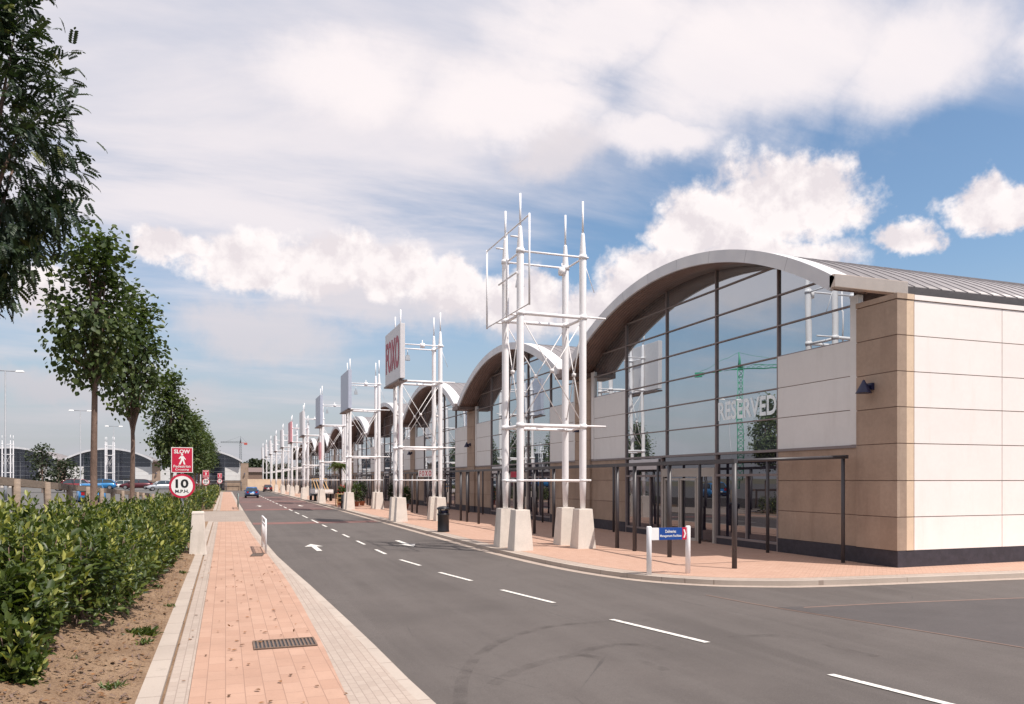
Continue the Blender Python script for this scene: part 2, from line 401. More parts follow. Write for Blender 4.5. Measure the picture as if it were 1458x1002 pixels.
def leaf_mat(name, cols, rough=.45, trans=.3):
    m = bpy.data.materials.new(name); m.use_nodes = True; nt = NT(m.node_tree); nt.n.clear()
    out = nt.new('ShaderNodeOutputMaterial'); at = nt.new('ShaderNodeAttribute'); at.attribute_name = 'tint'
    cr = nt.new('ShaderNodeValToRGB'); nt.l.new(at.outputs['Fac'], cr.inputs[0])
    e = cr.color_ramp.elements
    while len(e) < len(cols): e.new(.5)
    for i, c in enumerate(cols): e[i].position = i/(len(cols)-1); e[i].color = (*c,1)
    p = nt.new('ShaderNodeBsdfPrincipled'); nt.l.new(cr.outputs[0], p.inputs['Base Color']); p.inputs['Roughness'].default_value = rough
    p.inputs['Specular IOR Level'].default_value = .4
    t = nt.new('ShaderNodeBsdfTranslucent'); nt.l.new(nt.mix(1.0, cr.outputs[0], (1.1,1.25,.5), 'MULTIPLY'), t.inputs[0])
    mx = nt.new('ShaderNodeMixShader'); mx.inputs[0].default_value = trans
    nt.l.new(p.outputs[0], mx.inputs[1]); nt.l.new(t.outputs[0], mx.inputs[2]); nt.l.new(mx.outputs[0], out.inputs[0]); return m
M['laurel'] = leaf_mat('laurel leaf', [(.028,.048,.012),(.068,.098,.021),(.15,.175,.038),(.34,.34,.085)], .42, .28)
M['maple'] = leaf_mat('maple leaf', [(.032,.055,.018),(.056,.085,.025),(.09,.118,.036),(.15,.165,.055)], .55, .32)
M['ash'] = leaf_mat('rowan leaf', [(.016,.034,.018),(.03,.05,.022),(.045,.065,.025),(.12,.13,.04)], .5, .2)
M['palm'] = leaf_mat('palm frond', [(.06,.09,.03),(.10,.13,.04),(.16,.17,.06)], .5, .3)
M['farleaf'] = leaf_mat('distant leaf', [(.025,.04,.02),(.045,.06,.03),(.07,.085,.045)], .7, .2)

# ------------------------------------------------------------------ leaves
def leaf_arrays(P, D, U, L, W, tint, fold=.25, droop=.15):
    """P base, D along, U up (unit arrays), L length, W half width -> verts, faces (two folded halves of one quad each)"""
    n = len(P)
    S = np.cross(D, U); S /= np.linalg.norm(S, axis=1, keepdims=True)+1e-9
    N = np.cross(S, D)
    L = L[:,None]; W = W[:,None]
    b = P; t = P+D*L-N*L*droop
    l1 = P+D*L*.35+S*W+N*W*fold; l2 = P+D*L*.72+S*W*.8+N*W*fold-N*L*droop*.5
    r1 = P+D*L*.35-S*W+N*W*fold; r2 = P+D*L*.72-S*W*.8+N*W*fold-N*L*droop*.5
    V = np.stack([b,l1,l2,t,r2,r1],1).reshape(-1,3)
    o = np.arange(n)[:,None]*6
    F = np.concatenate([o+np.array([[0,1,2,3]]), o+np.array([[0,3,4,5]])],1).reshape(-1,4)
    return V, F, np.repeat(tint,2)
def leaf_object(name, V, F, T, m, parent=None, loc=(0,0,0)):
    me = bpy.data.meshes.new(name); nv, nf = len(V), len(F)
    me.vertices.add(nv); me.vertices.foreach_set('co', V.astype(np.float32).ravel())
    me.loops.add(nf*4); me.loops.foreach_set('vertex_index', F.astype(np.int32).ravel())
    me.polygons.add(nf); me.polygons.foreach_set('loop_start', np.arange(0,nf*4,4,dtype=np.int32))
    try: me.polygons.foreach_set('loop_total', np.full(nf,4,dtype=np.int32))
    except Exception: pass
    a = me.attributes.new('tint','FLOAT','FACE'); a.data.foreach_set('value', np.clip(T,0,1).astype(np.float32))
    me.update(calc_edges=True); me.materials.append(m)
    o = bpy.data.objects.new(name, me); col.objects.link(o); o.location = loc
    if parent: o.parent = parent
    return o
def unit(a): return a/(np.linalg.norm(a,axis=-1,keepdims=True)+1e-9)
def rand_dirs(n): return unit(rng.normal(size=(n,3)))
UP = np.array([0,0,1.0])

def make_tree(name, loc, label, cat, group, z_fork, z0, z1, rmax, wide, trunk_r, nclus, per, lsize, m, seed, fronds=False, pw=.75, lean=(0,0)):
    """trunk with forking limbs and a crown of leaf clusters; sizes in metres above loc"""
    global rng; rng = np.random.default_rng(seed); R = random.Random(seed)
    root = thing(name, loc, label, cat, group)
    # cluster centres fill an egg shaped, lumpy crown
    C = []
    lobes = rand_dirs(9); la = rng.uniform(-.38,.46,9)
    while len(C) < nclus:
        p = rng.uniform(-1,1,3); r = np.linalg.norm(p)
        if r > 1 or r < .12: continue
        d = p/r
        bulge = 1+sum(la[i]*max(0,d@lobes[i])**4 for i in range(9))
        if rng.random() > .35+.65*r**1.2: continue
        h = (p[2]+1)/2                               # 0 bottom .. 1 top
        prof = math.sin(PI*min(1,max(0,h))**wide)**pw if 0 < h < 1 else .1
        rr = rmax*bulge*max(.12,prof)/max(.2,math.sqrt(max(1e-3,1-p[2]**2)))
        C.append((p[0]*rr+lean[0]*h, p[1]*rr+lean[1]*h, z0+(z1-z0)*h))
    C = np.array(C)
    tb = MB()
    bend = [(0,0,-.3),(R.uniform(-.03,.03),R.uniform(-.03,.03),z_fork*.5),(0,0,z_fork)]
    top = (lean[0]*.6, lean[1]*.6, z0+(z1-z0)*.8)
    tb.tube([(0,0,-.3),bend[1],(0,0,z_fork),((top[0])*.5+R.uniform(-.1,.1),R.uniform(-.1,.1),(z_fork+top[2])/2),top],
            [trunk_r*1.25,trunk_r,trunk_r*.85,trunk_r*.5,.012], 10)
    for i in range(0, len(C), max(1,len(C)//26)):
        c = C[i]; zs = z_fork+(min(c[2],top[2])-z_fork)*R.uniform(.0,.55) if c[2] > z_fork else z_fork
        zs = max(z_fork*.98, min(zs, c[2]-.15 if c[2]-.15 > z_fork else z_fork))
        f = (zs-z_fork)/(top[2]-z_fork); sx, sy = top[0]*f*.9, top[1]*f*.9
        mid = ((sx+c[0])*.5+R.uniform(-.1,.1), (sy+c[1])*.5+R.uniform(-.1,.1), zs+(c[2]-zs)*.62)
        tb.tube([(sx,sy,zs),mid,tuple(c)], [trunk_r*.42*(1-f*.6), trunk_r*.24, .006], 6)
    tb.build('trunk', M['bark'], root, recalc=False)
    if not fronds:
        n = nclus*per
        ci = np.repeat(np.arange(nclus), per)
        off = rng.normal(size=(n,3))*np.array([.24,.24,.19])*(lsize/.14)**.5
        P = C[ci]+off
        out = unit(P-np.array([lean[0]*.5,lean[1]*.5,(z0+z1)/2]))
        D = unit(out*.7+rand_dirs(n)*.75+np.array([0,0,-.35]))
        U = unit(UP*1.0+rand_dirs(n)*.65)
        L = lsize*rng.uniform(.6,1.25,n); tint = rng.beta(2,3,n)*.8+rng.normal(0,.12,nclus)[ci]+.08
        V,F,T = leaf_arrays(P,D,U,L,L*rng.uniform(.36,.5,n),tint,.2,.2)
    else:
        nf = nclus*per; ci = np.repeat(np.arange(nclus),per)
        B = C[ci]+rng.normal(size=(nf,3))*np.array([.2,.2,.22])
        out = unit(B-np.array([0,0,(z0+z1)/2]))
        D = unit(out*.8+rand_dirs(nf)*.85+np.array([0,0,-.1])); U = unit(UP+rand_dirs(nf)*.5)
        S = unit(np.cross(D,U)); N = np.cross(S,D)
        fl = lsize*rng.uniform(.75,1.2,nf)
        Ps,Ds,Us,Ls,Ws,Ts = [],[],[],[],[],[]
        tf = rng.beta(2,3,nf)*.7+rng.normal(0,.1,nclus)[ci]
        tf[rng.random(nf)<.03] = 1.0
        for k in range(7):
            t = (.15+.85*k/6)
            base = B+D*(fl*t)[:,None]-N*(fl*.28*t*t)[:,None]
            dn = unit(D-N*.9*t)
            for s in ((-1,1) if k < 6 else (0,)):
                dd = unit(dn*.55+S*s*.9) if s else dn
                Ps.append(base); Ds.append(dd); Us.append(unit(N+rand_dirs(nf)*.25)); Ls.append(fl*.36*(1-.25*abs(t-.5))); Ws.append(fl*.08); Ts.append(tf+rng.normal(0,.05,nf))
        V,F,T = leaf_arrays(np.concatenate(Ps),np.concatenate(Ds),np.concatenate(Us),np.concatenate(Ls),np.concatenate(Ws),np.concatenate(Ts),.2,.1)
    leaf_object('crown', V, F, T, m, root)
    return root

# ------------------------------------------------------------------ camera
H = 2.4; f = 1120.0
yaw = math.atan((729-321)/f)
cam = bpy.data.cameras.new('camera'); co = bpy.data.objects.new('camera', cam); col.objects.link(co)
co.location = (0,0,H); co.rotation_euler = (PI/2, 0, -yaw)
cam.sensor_width = 36; cam.lens = 36*f/1458; cam.shift_y = (683-501)/1458; cam.clip_end = 6000; cam.clip_start = .1
sc.camera = co

# ------------------------------------------------------------------ sun and sky
e = math.radians(60.5)
sv = Vector((.585*math.cos(e), -.81*math.cos(e), math.sin(e))).normalized()
sl = bpy.data.lights.new('sun','SUN'); so = bpy.data.objects.new('sun', sl); col.objects.link(so)
sl.energy = 5.0; sl.angle = math.radians(.55); sl.color = (1.0,.93,.86)
so.rotation_euler = sv.to_track_quat('Z','Y').to_euler(); so.location = (0,0,60)
W = bpy.data.worlds.new('World'); sc.world = W; W.use_nodes = True
def build_world():
    nt = NT(W.node_tree); nt.n.clear()
    out = nt.new('ShaderNodeOutputWorld'); bg = nt.new('ShaderNodeBackground'); nt.l.new(bg.outputs[0], out.inputs[0])
    STR = .115; bg.inputs[1].default_value = STR
    sky = nt.new('ShaderNodeTexSky', sky_type='NISHITA'); sky.sun_disc = False
    sky.sun_elevation = e; sky.sun_rotation = math.atan2(sv.x, sv.y)
    sky.altitude = 50; sky.air_density = 1.0; sky.dust_density = 1.6; sky.ozone_density = 1.6
    hs = nt.new('ShaderNodeHueSaturation'); hs.inputs['Saturation'].default_value = 1.1; hs.inputs['Value'].default_value = 1.14; hs.inputs['Hue'].default_value = .4965; nt.l.new(sky.outputs[0], hs.inputs['Color'])
    d = nt.coord('Generated'); sep = nt.new('ShaderNodeSeparateXYZ'); nt.l.new(d, sep.inputs[0])
    x,y,z = sep.outputs
    az = nt.math('ARCTAN2', x, y); el = nt.math('ARCSINE', nt.math('MAXIMUM', nt.math('MINIMUM', z, 1.0), -1.0))
    wn = nt.noise(d, 7.0, 6, .62); ws = nt.new('ShaderNodeSeparateColor'); nt.l.new(wn.outputs['Color'], ws.inputs[0])
    azw = nt.math('ADD', az, nt.math('MULTIPLY', nt.math('SUBTRACT', ws.outputs[0], .5), .16))
    elw = nt.math('ADD', el, nt.math('MULTIPLY', nt.math('SUBTRACT', ws.outputs[1], .5), .10))
    puff = nt.noise(d, 20.0, 8, .6)
    def blobs(lst):
        acc = None
        for a, b, wa, wb in lst:
            a,b,wa,wb = [math.radians(q) for q in (a,b,wa,wb)]
            u = nt.math('DIVIDE', nt.math('SUBTRACT', azw, a), wa); v = nt.math('DIVIDE', nt.math('SUBTRACT', elw, b), wb)
            r = nt.math('SUBTRACT', 1.0, nt.math('SQRT', nt.math('ADD', nt.math('MULTIPLY',u,u), nt.math('MULTIPLY',v,v))))
            acc = r if acc is None else nt.math('MAXIMUM', acc, r)
        return acc
    # high thin veil, denser overhead and towards the left
    pz = nt.math('ADD', nt.math('MAXIMUM', z, 0.0), .16)
    cmb = nt.new('ShaderNodeCombineXYZ'); nt.put(cmb.inputs[0], nt.math('DIVIDE', x, pz)); nt.put(cmb.inputs[1], nt.math('DIVIDE', y, pz))
    mp = nt.new('ShaderNodeMapping'); nt.l.new(cmb.outputs[0], mp.inputs[0]); mp.inputs['Rotation'].default_value = (0,0,.5); mp.inputs['Scale'].default_value = (.8,2.0,1)
    vn = nt.noise(mp.outputs[0], .9, 7, .58, .4)
    white = (8.2,7.55,7.55,1); lilac = nt.mix(nt.mapr(vn.outputs[0], .36, .66), (5.2,5.3,6.1), (7.5,6.95,7.1))
    lift = nt.mapr(el, math.radians(9), math.radians(30), -.10, .36)
    left = nt.mapr(az, math.radians(40), math.radians(2), -.24, .17)
    va = nt.mapr(nt.math('ADD', nt.math('ADD', vn.outputs[0], lift), left), .40, .86, .0, .93)
    c = nt.mix(va, nt.mix(1.0, hs.outputs[0], (1.06,1.06,1.05), 'MULTIPLY'), lilac)
    # soft bright upper banks
    up = blobs([(26,29.5,11,4.5),(36,27,13,6),(47,25.5,9,4.5),(8,27,7,3.5),(20,25.5,9,3),(31,23.4,9,2.2),(56,24,7,3)])
    ua = nt.mapr(nt.math('ADD', up, nt.math('MULTIPLY', nt.math('SUBTRACT', vn.outputs[0], .5), 1.2)), .02, .72, 0, .86)
    c = nt.mix(ua, c, white)
    # low soft grey bank
    lo = blobs([(2,10.2,8,2.6),(9,12.2,9,2.8),(15,12.2,8,2.6),(-9,11.5,5,2.4),(21,12,6,2.6),(-8,6,10,1.6),(22.6,22.5,5,2.4),(-40,14,24,4),(-30,24,16,5),(-60,20,10,5)])
    la = nt.mapr(nt.math('ADD', lo, nt.math('MULTIPLY', nt.math('SUBTRACT', puff.outputs[0], .5), .6)), .0, .7, 0, .8)
    c = nt.mix(la, c, (6.5,6.0,6.2,1))
    # crisp cumulus
    cu = blobs([(38.5,18.9,6.4,3.8),(33.8,17.4,4.6,3.4),(42.3,19.2,4.0,3.2),(30,14,4.6,2.6),(37,14.5,9,3),(27.5,12.5,4,2),
                (47.0,15.6,2.3,1.5),(50.8,16.8,3.2,1.7),(53.5,16.4,3.2,1.5),
                (6,14.2,5.6,3.0),(0.6,14.7,4.6,2.5),(11.4,14.6,4.4,2.9),(16.2,13.4,4.6,2.8),(-3.6,14.8,3.0,1.6),(20.8,12.6,4.6,2.4),(25.5,12.2,3.6,2.0),
                (-11,12,3,1.6),
                (-150,16,14,5),(-115,18,16,6),(-70,22,15,7),(-35,20,10,4),(100,20,16,6),(150,25,18,7),(-60,12,12,3),(-48,33,12,6)])
    cd = nt.math('ADD', cu, nt.math('MULTIPLY', nt.math('SUBTRACT', puff.outputs[0], .52), 1.05))
    ca = nt.mapr(cd, .04, .42)
    # relief: sample the puff field a little towards the sun
    off = nt.new('ShaderNodeVectorMath', operation='ADD'); nt.l.new(d, off.inputs[0]); off.inputs[1].default_value = (.02*sv.x, .02*sv.y, .022)
    p2 = nt.noise(off.outputs[0], 20.0, 6, .6)
    rel = nt.mapr(nt.math('SUBTRACT', puff.outputs[0], p2.outputs[0]), -.11, .09, 0, 1, False)
    rel = nt.math('MULTIPLY', rel, nt.mapr(cd, .75, .25, .75, 1.0))
    ccol = nt.mix(rel, (6.7,6.15,6.35,1), (8.6,8.0,7.9,1))
    c = nt.mix(ca, c, ccol)
    # murky band right above the horizon
    hz = nt.mapr(el, math.radians(-1), math.radians(15), .88, 0)
    c = nt.mix(hz, c, (4.0,4.05,4.45,1))
    nt.l.new(c, bg.inputs[0])
build_world()
sc.view_settings.view_transform = 'Standard'; sc.view_settings.look = 'None'; sc.view_settings.exposure = .12; sc.view_settings.gamma = 1

# ------------------------------------------------------------------ ground, road, paths
def spline(pts, n=8):
    P = [pts[0]]+list(pts)+[pts[-1]]; out = []
    for i in range(1, len(P)-2):
        p0,p1,p2,p3 = P[i-1],P[i],P[i+1],P[i+2]
        for k in range(n):
            t = k/n
            out.append(tuple(.5*((2*p1[j])+(-p0[j]+p2[j])*t+(2*p0[j]-5*p1[j]+4*p2[j]-p3[j])*t*t+(-p0[j]+3*p1[j]-3*p2[j]+p3[j])*t**3) for j in range(2)))
    out.append(tuple(pts[-1])); return out
def offset(pl, d):
    out = []
    for i, p in enumerate(pl):
        a = pl[max(0,i-1)]; b = pl[min(len(pl)-1,i+1)]
        t = Vector((b[0]-a[0], b[1]-a[1])).normalized(); out.append((p[0]-t.y*d, p[1]+t.x*d))
    return out
def at_y(pl, ys):
    return [(float(np.interp(y, [p[1] for p in pl], [p[0] for p in pl])), y) for y in ys]

g = MB(); g.face([(-2500,-600,-.03),(2500,-600,-.03),(2500,4000,-.03),(-2500,4000,-.03)])
struct(g.build('ground', M['grass_ground']))
r = MB(); r.face([(0,-30,0),(80,-30,0),(80,15.5,0),(12,15.5,0),(12,188,0),(0,188,0)])
struct(r.build('road', M['asphalt']))
# right pavement with its curved corner
kR = spline([(80,7.8),(40,11.8),(24,13.3),(18.4,13.82),(14.8,14.16),(12.6,14.42),(11.5,14.74),(10.3,15.45),(9.3,16.89),(8.65,19.72),(8.38,24.97),(8.43,32.67),(8.5,46.2),(8.6,68),(8.6,100),(8.6,140),(8.6,188)], 8)
inner = offset(kR, -.16); inner2 = offset(kR, -.5)
k = MB(); k.slab(kR, inner, -.02, .115); struct(k.build('kerb', M['kerb']))
k = MB(); k.strip(offset(kR,.3), offset(kR,.004), .006); struct(k.build('gutter_strip', M['band']))
k = MB(); k.slab(offset(inner,-.004), inner2, -.02, .117); struct(k.build('pavement_edge', M['band']))
pv = MB(); pl = offset(inner2,-.004)
pv.prism(pl+[(60,188),(80,188)], -.02, .12); struct(pv.build('pavement', M['brick_right']))
# left footpath
YS = [1,3,5,7,9,11,13,15,18,21,25,30,36,42,46.0]
road_edge = spline([(2.5,0),(2.28,4),(2.04,7.78),(1.98,10.5),(1.87,14.25),(1.7,19.2),(1.48,24.9),(1.33,37.3),(1.3,50),(1.28,64),(1.25,90),(1.2,188)], 6)
brick_r = spline([(1.0,0),(1.1,4),(1.2,8.1),(1.29,12),(1.33,18.6),(1.18,27.5),(1.02,37),(.98,47),(.98,64),(.95,188)], 6)
def L(pl, ys=YS): return at_y(pl, ys)
bl = [(-.36,0),(-.36,188)]
def lx(x, ys): return [(x-.0002*y, y) for y in ys]
def path_section(ys, first):
    a = MB(); a.slab(L(road_edge,ys), [(p[0]-.15,p[1]) for p in L(road_edge,ys)], -.02, .085); struct(a.build('kerb', M['kerb']))
    a = MB(); a.slab([(p[0]-.154,p[1]) for p in L(road_edge,ys)], [(p[0]+.004,p[1]) for p in L(brick_r,ys)], -.02, .092); struct(a.build('path_edge', M['band']))
    a = MB(); a.slab(L(brick_r,ys), lx(-.36,ys), -.02, .10); struct(a.build('footpath', M['brick']))
    a = MB(); a.slab(lx(-.364,ys), lx(-.60,ys), -.02, .104); struct(a.build('path_edge', M['band']))
    a = MB(); a.slab(lx(-.635,ys), lx(-.86,ys), -.02, .135); struct(a.build('kerb', M['kerb']))
    a = MB(); a.slab(lx(-.602,ys), lx(-.634,ys), -.02, .085); struct(a.build('drain_channel', M['soil']))
path_section(YS, True)
path_section([62.5,68,75,84,95,110,130,150,160], False)
YC = [46.02,50,54,58,62.48]
a = MB(); a.slab(L(road_edge,YC), [(-9,y) for y in YC], -.02, .075); struct(a.build('crossing_slab', M['slab']))
# crossing ramps in red blocks across the road
for i, (y0, y1) in enumerate(((44.2,46.2),(64.6,67.2),(88,90.5),(112,116))):
    a = MB(); a.strip([(1.4,y0),(8.52,y0+.2)],[(1.4,y1),(8.52,y1+.2)], .005); struct(a.build('red_crossing_band', M['red_block']))
M['red_asphalt'] = mat('faded red road surface', (.125,.078,.072), .9, var=.22, scale=.7, bump=.3, bscale=60)
for y0, y1 in ((67.3,87.8),(90.7,111.8)):
    a = MB(); a.strip([(1.4,y0),(8.5,y0)],[(1.4,y1),(8.5,y1)], .0045); struct(a.build('red_road_surface', M['red_asphalt'], recalc=False))
a = MB(); a.face([(8.8,66.2,.126),(11,67.2,.126),(11,72.5,.126),(8.8,71.5,.126)]); struct(a.build('red_tactile_paving', M['red_block']))
# planting bed rising to the fence
nx, ny = 40, 320
X = np.concatenate([np.linspace(-.855,-3.4,nx-8), np.linspace(-3.6,-6.5,8)]); Yb = np.concatenate([np.linspace(2,30,220), np.linspace(30.5,45.9,ny-220)])
bed = MB(); gv = []
from mathutils import noise as mn
for y in Yb:
    for x in X:
        t = max(0,min(1,(-x-.86)/3.4)); hgt = .13+(max(.1,1.15-(y-18)*.026)-.13)*t**1.3*.8
        h = hgt+(.05*mn.noise((x*2.2,y*2.2,0))+.03*mn.noise((x*9,y*9,3)))*min(1,(-x-.86)*6)
        gv.append((x,y,h))
fs = [(i*nx+j, i*nx+j+1, (i+1)*nx+j+1, (i+1)*nx+j) for i in range(len(Yb)-1) for j in range(nx-1)]
bed.raw(gv, fs, True); struct(bed.build('planting_bed', M['soil'], recalc=True))
bed2 = MB(); bed2.slab([(-.87,y) for y in (62.5,110,160)], [(-6,y) for y in (62.5,110,160)], -.02, .16); struct(bed2.build('planting_bed', M['soil']))
cp = MB(); cp.box(-150,20,-.02,-6.02,188,.85); struct(cp.build('car_park', M['carpark']))
def cl(y):
    ys = [3,6.3,7.7,9.9,12.1,14.15,16.1,17.85,19.75,21.6,23.3,25,30,60,190]; xs = [7.85,7.25,7.0,6.66,6.22,6.0,5.65,5.48,5.2,5.1,4.92,4.85,4.84,4.85,4.9]
    return float(np.interp(y, ys, xs))
ln = MB()
dash = [(3.9,5.05),(5.95,7.75),(9.89,12.09),(14.1,16.15),(17.85,19.75),(21.5,23.3),(25.2,27.0)]
y = 29.2
while y < 178: dash.append((y,y+(1.9 if y < 44 else 3.6))); y += 3.9 if y < 44 else 6.0
for y0,y1 in dash:
    n = 4; ln = MB()
    for i in range(n):
        a0 = y0+(y1-y0)*i/n; a1 = y0+(y1-y0)*(i+1)/n
        ln.face([(cl(a0)-.055,a0,.010),(cl(a0)+.055,a0,.010),(cl(a1)+.055,a1,.010),(cl(a1)-.055,a1,.010)])
    struct(ln.build('centre_line', M['paint_line'], recalc=False))
def arrow(cx, y, s):
    """straight-on lane arrow, s=+1 points along +Y"""
    a = MB(); pts = [(-.09,-1.5),(.09,-1.5),(.09,.35),(.32,.35),(0,1.5),(-.32,.35),(-.09,.35)]
    a.face([(cx+px*s, y+py*s, .011) for px,py in pts]); return struct(a.build('lane_arrow', M['paint_line'], recalc=False))
arrow(2.98,28.6,1); arrow(6.35,29.2,-1); arrow(2.9,75,1); arrow(6.5,75,-1)
for pts, w in (([(2.1,7.2),(2.38,8.16),(2.71,9.16),(3.21,10.18),(3.96,11.16),(4.93,11.83),(5.88,11.95),(6.9,11.8)],.08),
               ([(2.93,8.73),(3.62,9.39),(4.54,9.84),(5.0,10.15),(5.56,10.15),(5.86,9.69)],.09),
               ([(4.5,10.0),(4.77,9.48),(5.13,9.18),(5.21,8.62)],.08),([(7.21,10.09),(7.91,10.0),(8.26,9.48),(8.19,8.84),(8.31,8.32)],.09)):
    s_ = spline(pts, 8); sk = MB(); sk.strip(offset(s_,w), offset(s_,-w), .007); struct(sk.build('skid_mark', M['skid'], recalc=False))
for yy, x0, x1 in ((28.6,5.2,8.2),(29.6,5.6,8.3),(50.3,4.9,8.3)):
    sk = MB(); sk.strip([(x0,yy),(x1,yy-1.3)],[(x0,yy+.35),(x1,yy-.9)],.0075); struct(sk.build('skid_mark', M['skid'], recalc=False))
seam = MB(); s_ = spline([(9.4,14.0),(9.6,12.6),(10.0,10.9),(10.7,8.06),(11.4,4)],6); seam.strip(offset(s_,.02),offset(s_,-.02),.0065)
s_ = spline([(10.2,12.0),(12.5,11.8),(17,11.2),(26,10)],6); seam.strip(offset(s_,.03),offset(s_,-.03),.0065)
struct(seam.build('asphalt_seam', M['joint'], recalc=False))
patch = MB(); patch.face([(9.75,12.2,.004),(10.06,10.86,.004),(10.73,8.06,.004),(11.4,4,.004),(60,2,.004),(60,9,.004),(17,11.2,.004),(12.5,11.85,.004)])
M['patch'] = mat('newer asphalt', (.074,.064,.062), .85, var=.12, scale=.9, bump=.3, bscale=90)
struct(patch.build('road_patch', M['patch'], recalc=False))

# ------------------------------------------------------------------ the row of barrel roofed shop units
YC0, R0, ZC = 9.3, 16.3, 9.87-16.3
HALF = math.asin(8.6/R0)
def arcz(y, R=R0): return ZC+math.sqrt(R*R-(y-YC0)**2)
ROWS = [.45,1.33,2.28,3.25]; UROWS = [3.25,4.25,5.2,6.2]
MUL = [4.26,7.62,10.98,14.34]
J = .022
def panel_field(mb, back, x, t, y0, y1, rows, ysplit=()):
    ys = [y0,*ysplit,y1]
    for i in range(len(ys)-1):
        for j in range(len(rows)-1):
            mb.box(x, ys[i]+(J/2 if i else 0), rows[j]+J/2, x+t, ys[i+1]-(J/2 if i < len(ys)-2 else 0), rows[j+1]-J/2)
    back.box(x+.025, y0+.01, rows[0]+.01, x+t-.002, y1-.01, rows[-1]-.01)
def pilaster(root, y0, y1, name='pilaster', top=7.15):
    a = MB(); b = MB(); rows = [.45,1.33,2.28,3.25,4.2,5.13,6.07,7.0]
    for j in range(len(rows)-1): a.box(-.1, y0, rows[j]+J/2, .22, y1, rows[j+1]-J/2)
    a.box(-.12, y0-.02, 7.0+J/2, .22, y1+.0, top)
    p = a.build(name, M['stone'], root)
    b.box(-.075, y0+.012, .45, .2, y1-.012, 7.02); b.build('panel_joint', M['joint'], p)
    c = MB(); c.box(-.08, y0+.005, .0, .2, y1-.005, .455); c.build('pilaster_plinth', M['plinth'], p)
    return p
def wall_lamp(root, y, z=4.72):
    a = MB(); a.lathe([(.0,.27),(.035,.24),(.05,.2),(.20,-.08),(.21,-.1),(.19,-.1)], 18, (-.38,y,z))
    o = a.build('wall_lamp', M['lamp_blue'], root)
    b = MB(); b.box(-.20,y-.09,z+.0,-.10,y+.09,z+.18); b.tube([(-.36,y,z+.08),(-.12,y,z+.08)],.05,10); b.build('lamp_bracket', M['lamp_blue'], o)
def make_unit(first=False):
    root = thing('shop_unit', (0,0,0), 'x', 'shop building', 'barrel roofed shop units in one row')
    # lower stone and upper cladding on both flanks of the shopfront
    for y0,y1 in ((.85,4.26-.03),(14.34+.03,17.75)):
        a = MB(); b = MB(); panel_field(a, b, 0, .25, y0, y1, ROWS); w = a.build('wall', M['stone'], root); b.build('panel_joint', M['joint'], w)
    for y0,y1 in ((.845,4.23),(14.37,17.755)):
        a = MB(); a.box(-.02,y0,.0,.24,y1,.455); a.build('plinth', M['plinth'], root)
    for y0,y1 in ((1.15,4.23),(14.37,17.45)):
        a = MB(); b = MB(); panel_field(a, b, -.01, .2, y0, y1, UROWS); w = a.build('cladding', M['white_panel'], root); b.build('panel_joint', M['joint'], w)
    for y0,y1 in ((.85,1.14),(17.46,17.75)):
        a = MB(); a.box(-.03,y0,3.28,.15,y1,7.42); a.build('jamb', M['white_panel'], root)
    # upper glazing under the arch
    n = 40; ys = [1.1+(16.4)*i/n for i in range(n+1)]
    a = MB(); a.face([(.06,1.1,3.2)]+[(.06,y,arcz(y)-.004) for y in ys]+[(.06,17.5,3.2)][::1])
    gl = a.build('glazing', M['glass'], root, recalc=False)
    a = MB()
    for y in MUL: a.box(-.01,y-.022,3.25,.055,y+.022,arcz(y)-.01)
    for z in (4.25,5.2): a.box(-.01,MUL[0]+.022,z-.017,.054,MUL[-1]-.022,z+.017)
    for z in (6.2,7.18,8.15,9.1):
        hw = min(8.15, math.sqrt(R0**2-(z-ZC)**2)-.02)
        yy = [YC0-hw]+[m for m in MUL if YC0-hw < m < YC0+hw]+[YC0+hw]
        for i in range(len(yy)-1):
            a.box(-.008, yy[i]+(.022 if i else 0), z-.017, .054, yy[i+1]-(.022 if i < len(yy)-2 else 0), z+.017)
    a.box(-.03,.86,3.19,.1,17.74,3.27)
    a.build('glazing_frame', M['frame'], gl)
    # shopfront
    a = MB(); a.face([(.09,4.26,.1),(.09,4.26,3.19),(.09,14.34,3.19),(.09,14.34,.1)])
    sf = a.build('shopfront_glazing', M['shop_glass'], root, recalc=False)
    for yl,ym,yr in ((4.26,(5.9,),7.62),(11.35,(12.3,13.3),14.34)):
        a = MB()
        for y in (yl,yr): a.box(0,y-.045,.0,.085,y+.045,3.19)
        for y in ym: a.box(.02,y-.03,.31,.085,y+.03,2.42)
        a.box(.0,yl+.045,.24,.084,yr-.045,.31); a.box(.0,yl+.045,2.42,.084,yr-.045,2.5)
        a.build('shopfront_frame', M['frame'], sf)
    for y0,y1 in ((4.31,7.57),(11.4,14.29)):
        a = MB(); a.box(.01,y0,.0,.08,y1,.24); a.build('stall_riser', M['plinth'], sf)
    # automatic entrance doors
    a = MB(); a.box(-.02,7.67,2.42,.08,11.3,2.74); a.box(-.02,7.67,.0,.08,7.79,2.42); a.box(-.02,11.18,.0,.08,11.3,2.42); a.box(-.015,8.7,.0,.08,8.8,2.42)
    dr = a.build('entrance', M['door_frame'], root)
    for y0 in (8.86,10.0):
        a = MB(); y1 = y0+1.1
        a.box(-.005,y0,.02,.06,y0+.07,2.36); a.box(-.005,y1-.07,.02,.06,y1,2.36); a.box(-.005,y0+.07,2.28,.06,y1-.07,2.36); a.box(-.005,y0+.07,.02,.06,y1-.07,.12)
        a.build('sliding_door', M['door_frame'], dr)
    a = MB(); a.box(-.07,11.5,2.72,.0,13.9,3.15); a.build('sign_panel', M['board'], root)
    # arched roof
    a = MB(); a.band(YC0,ZC,R0+.12,R0+.33,HALF,-1.08,28,44)
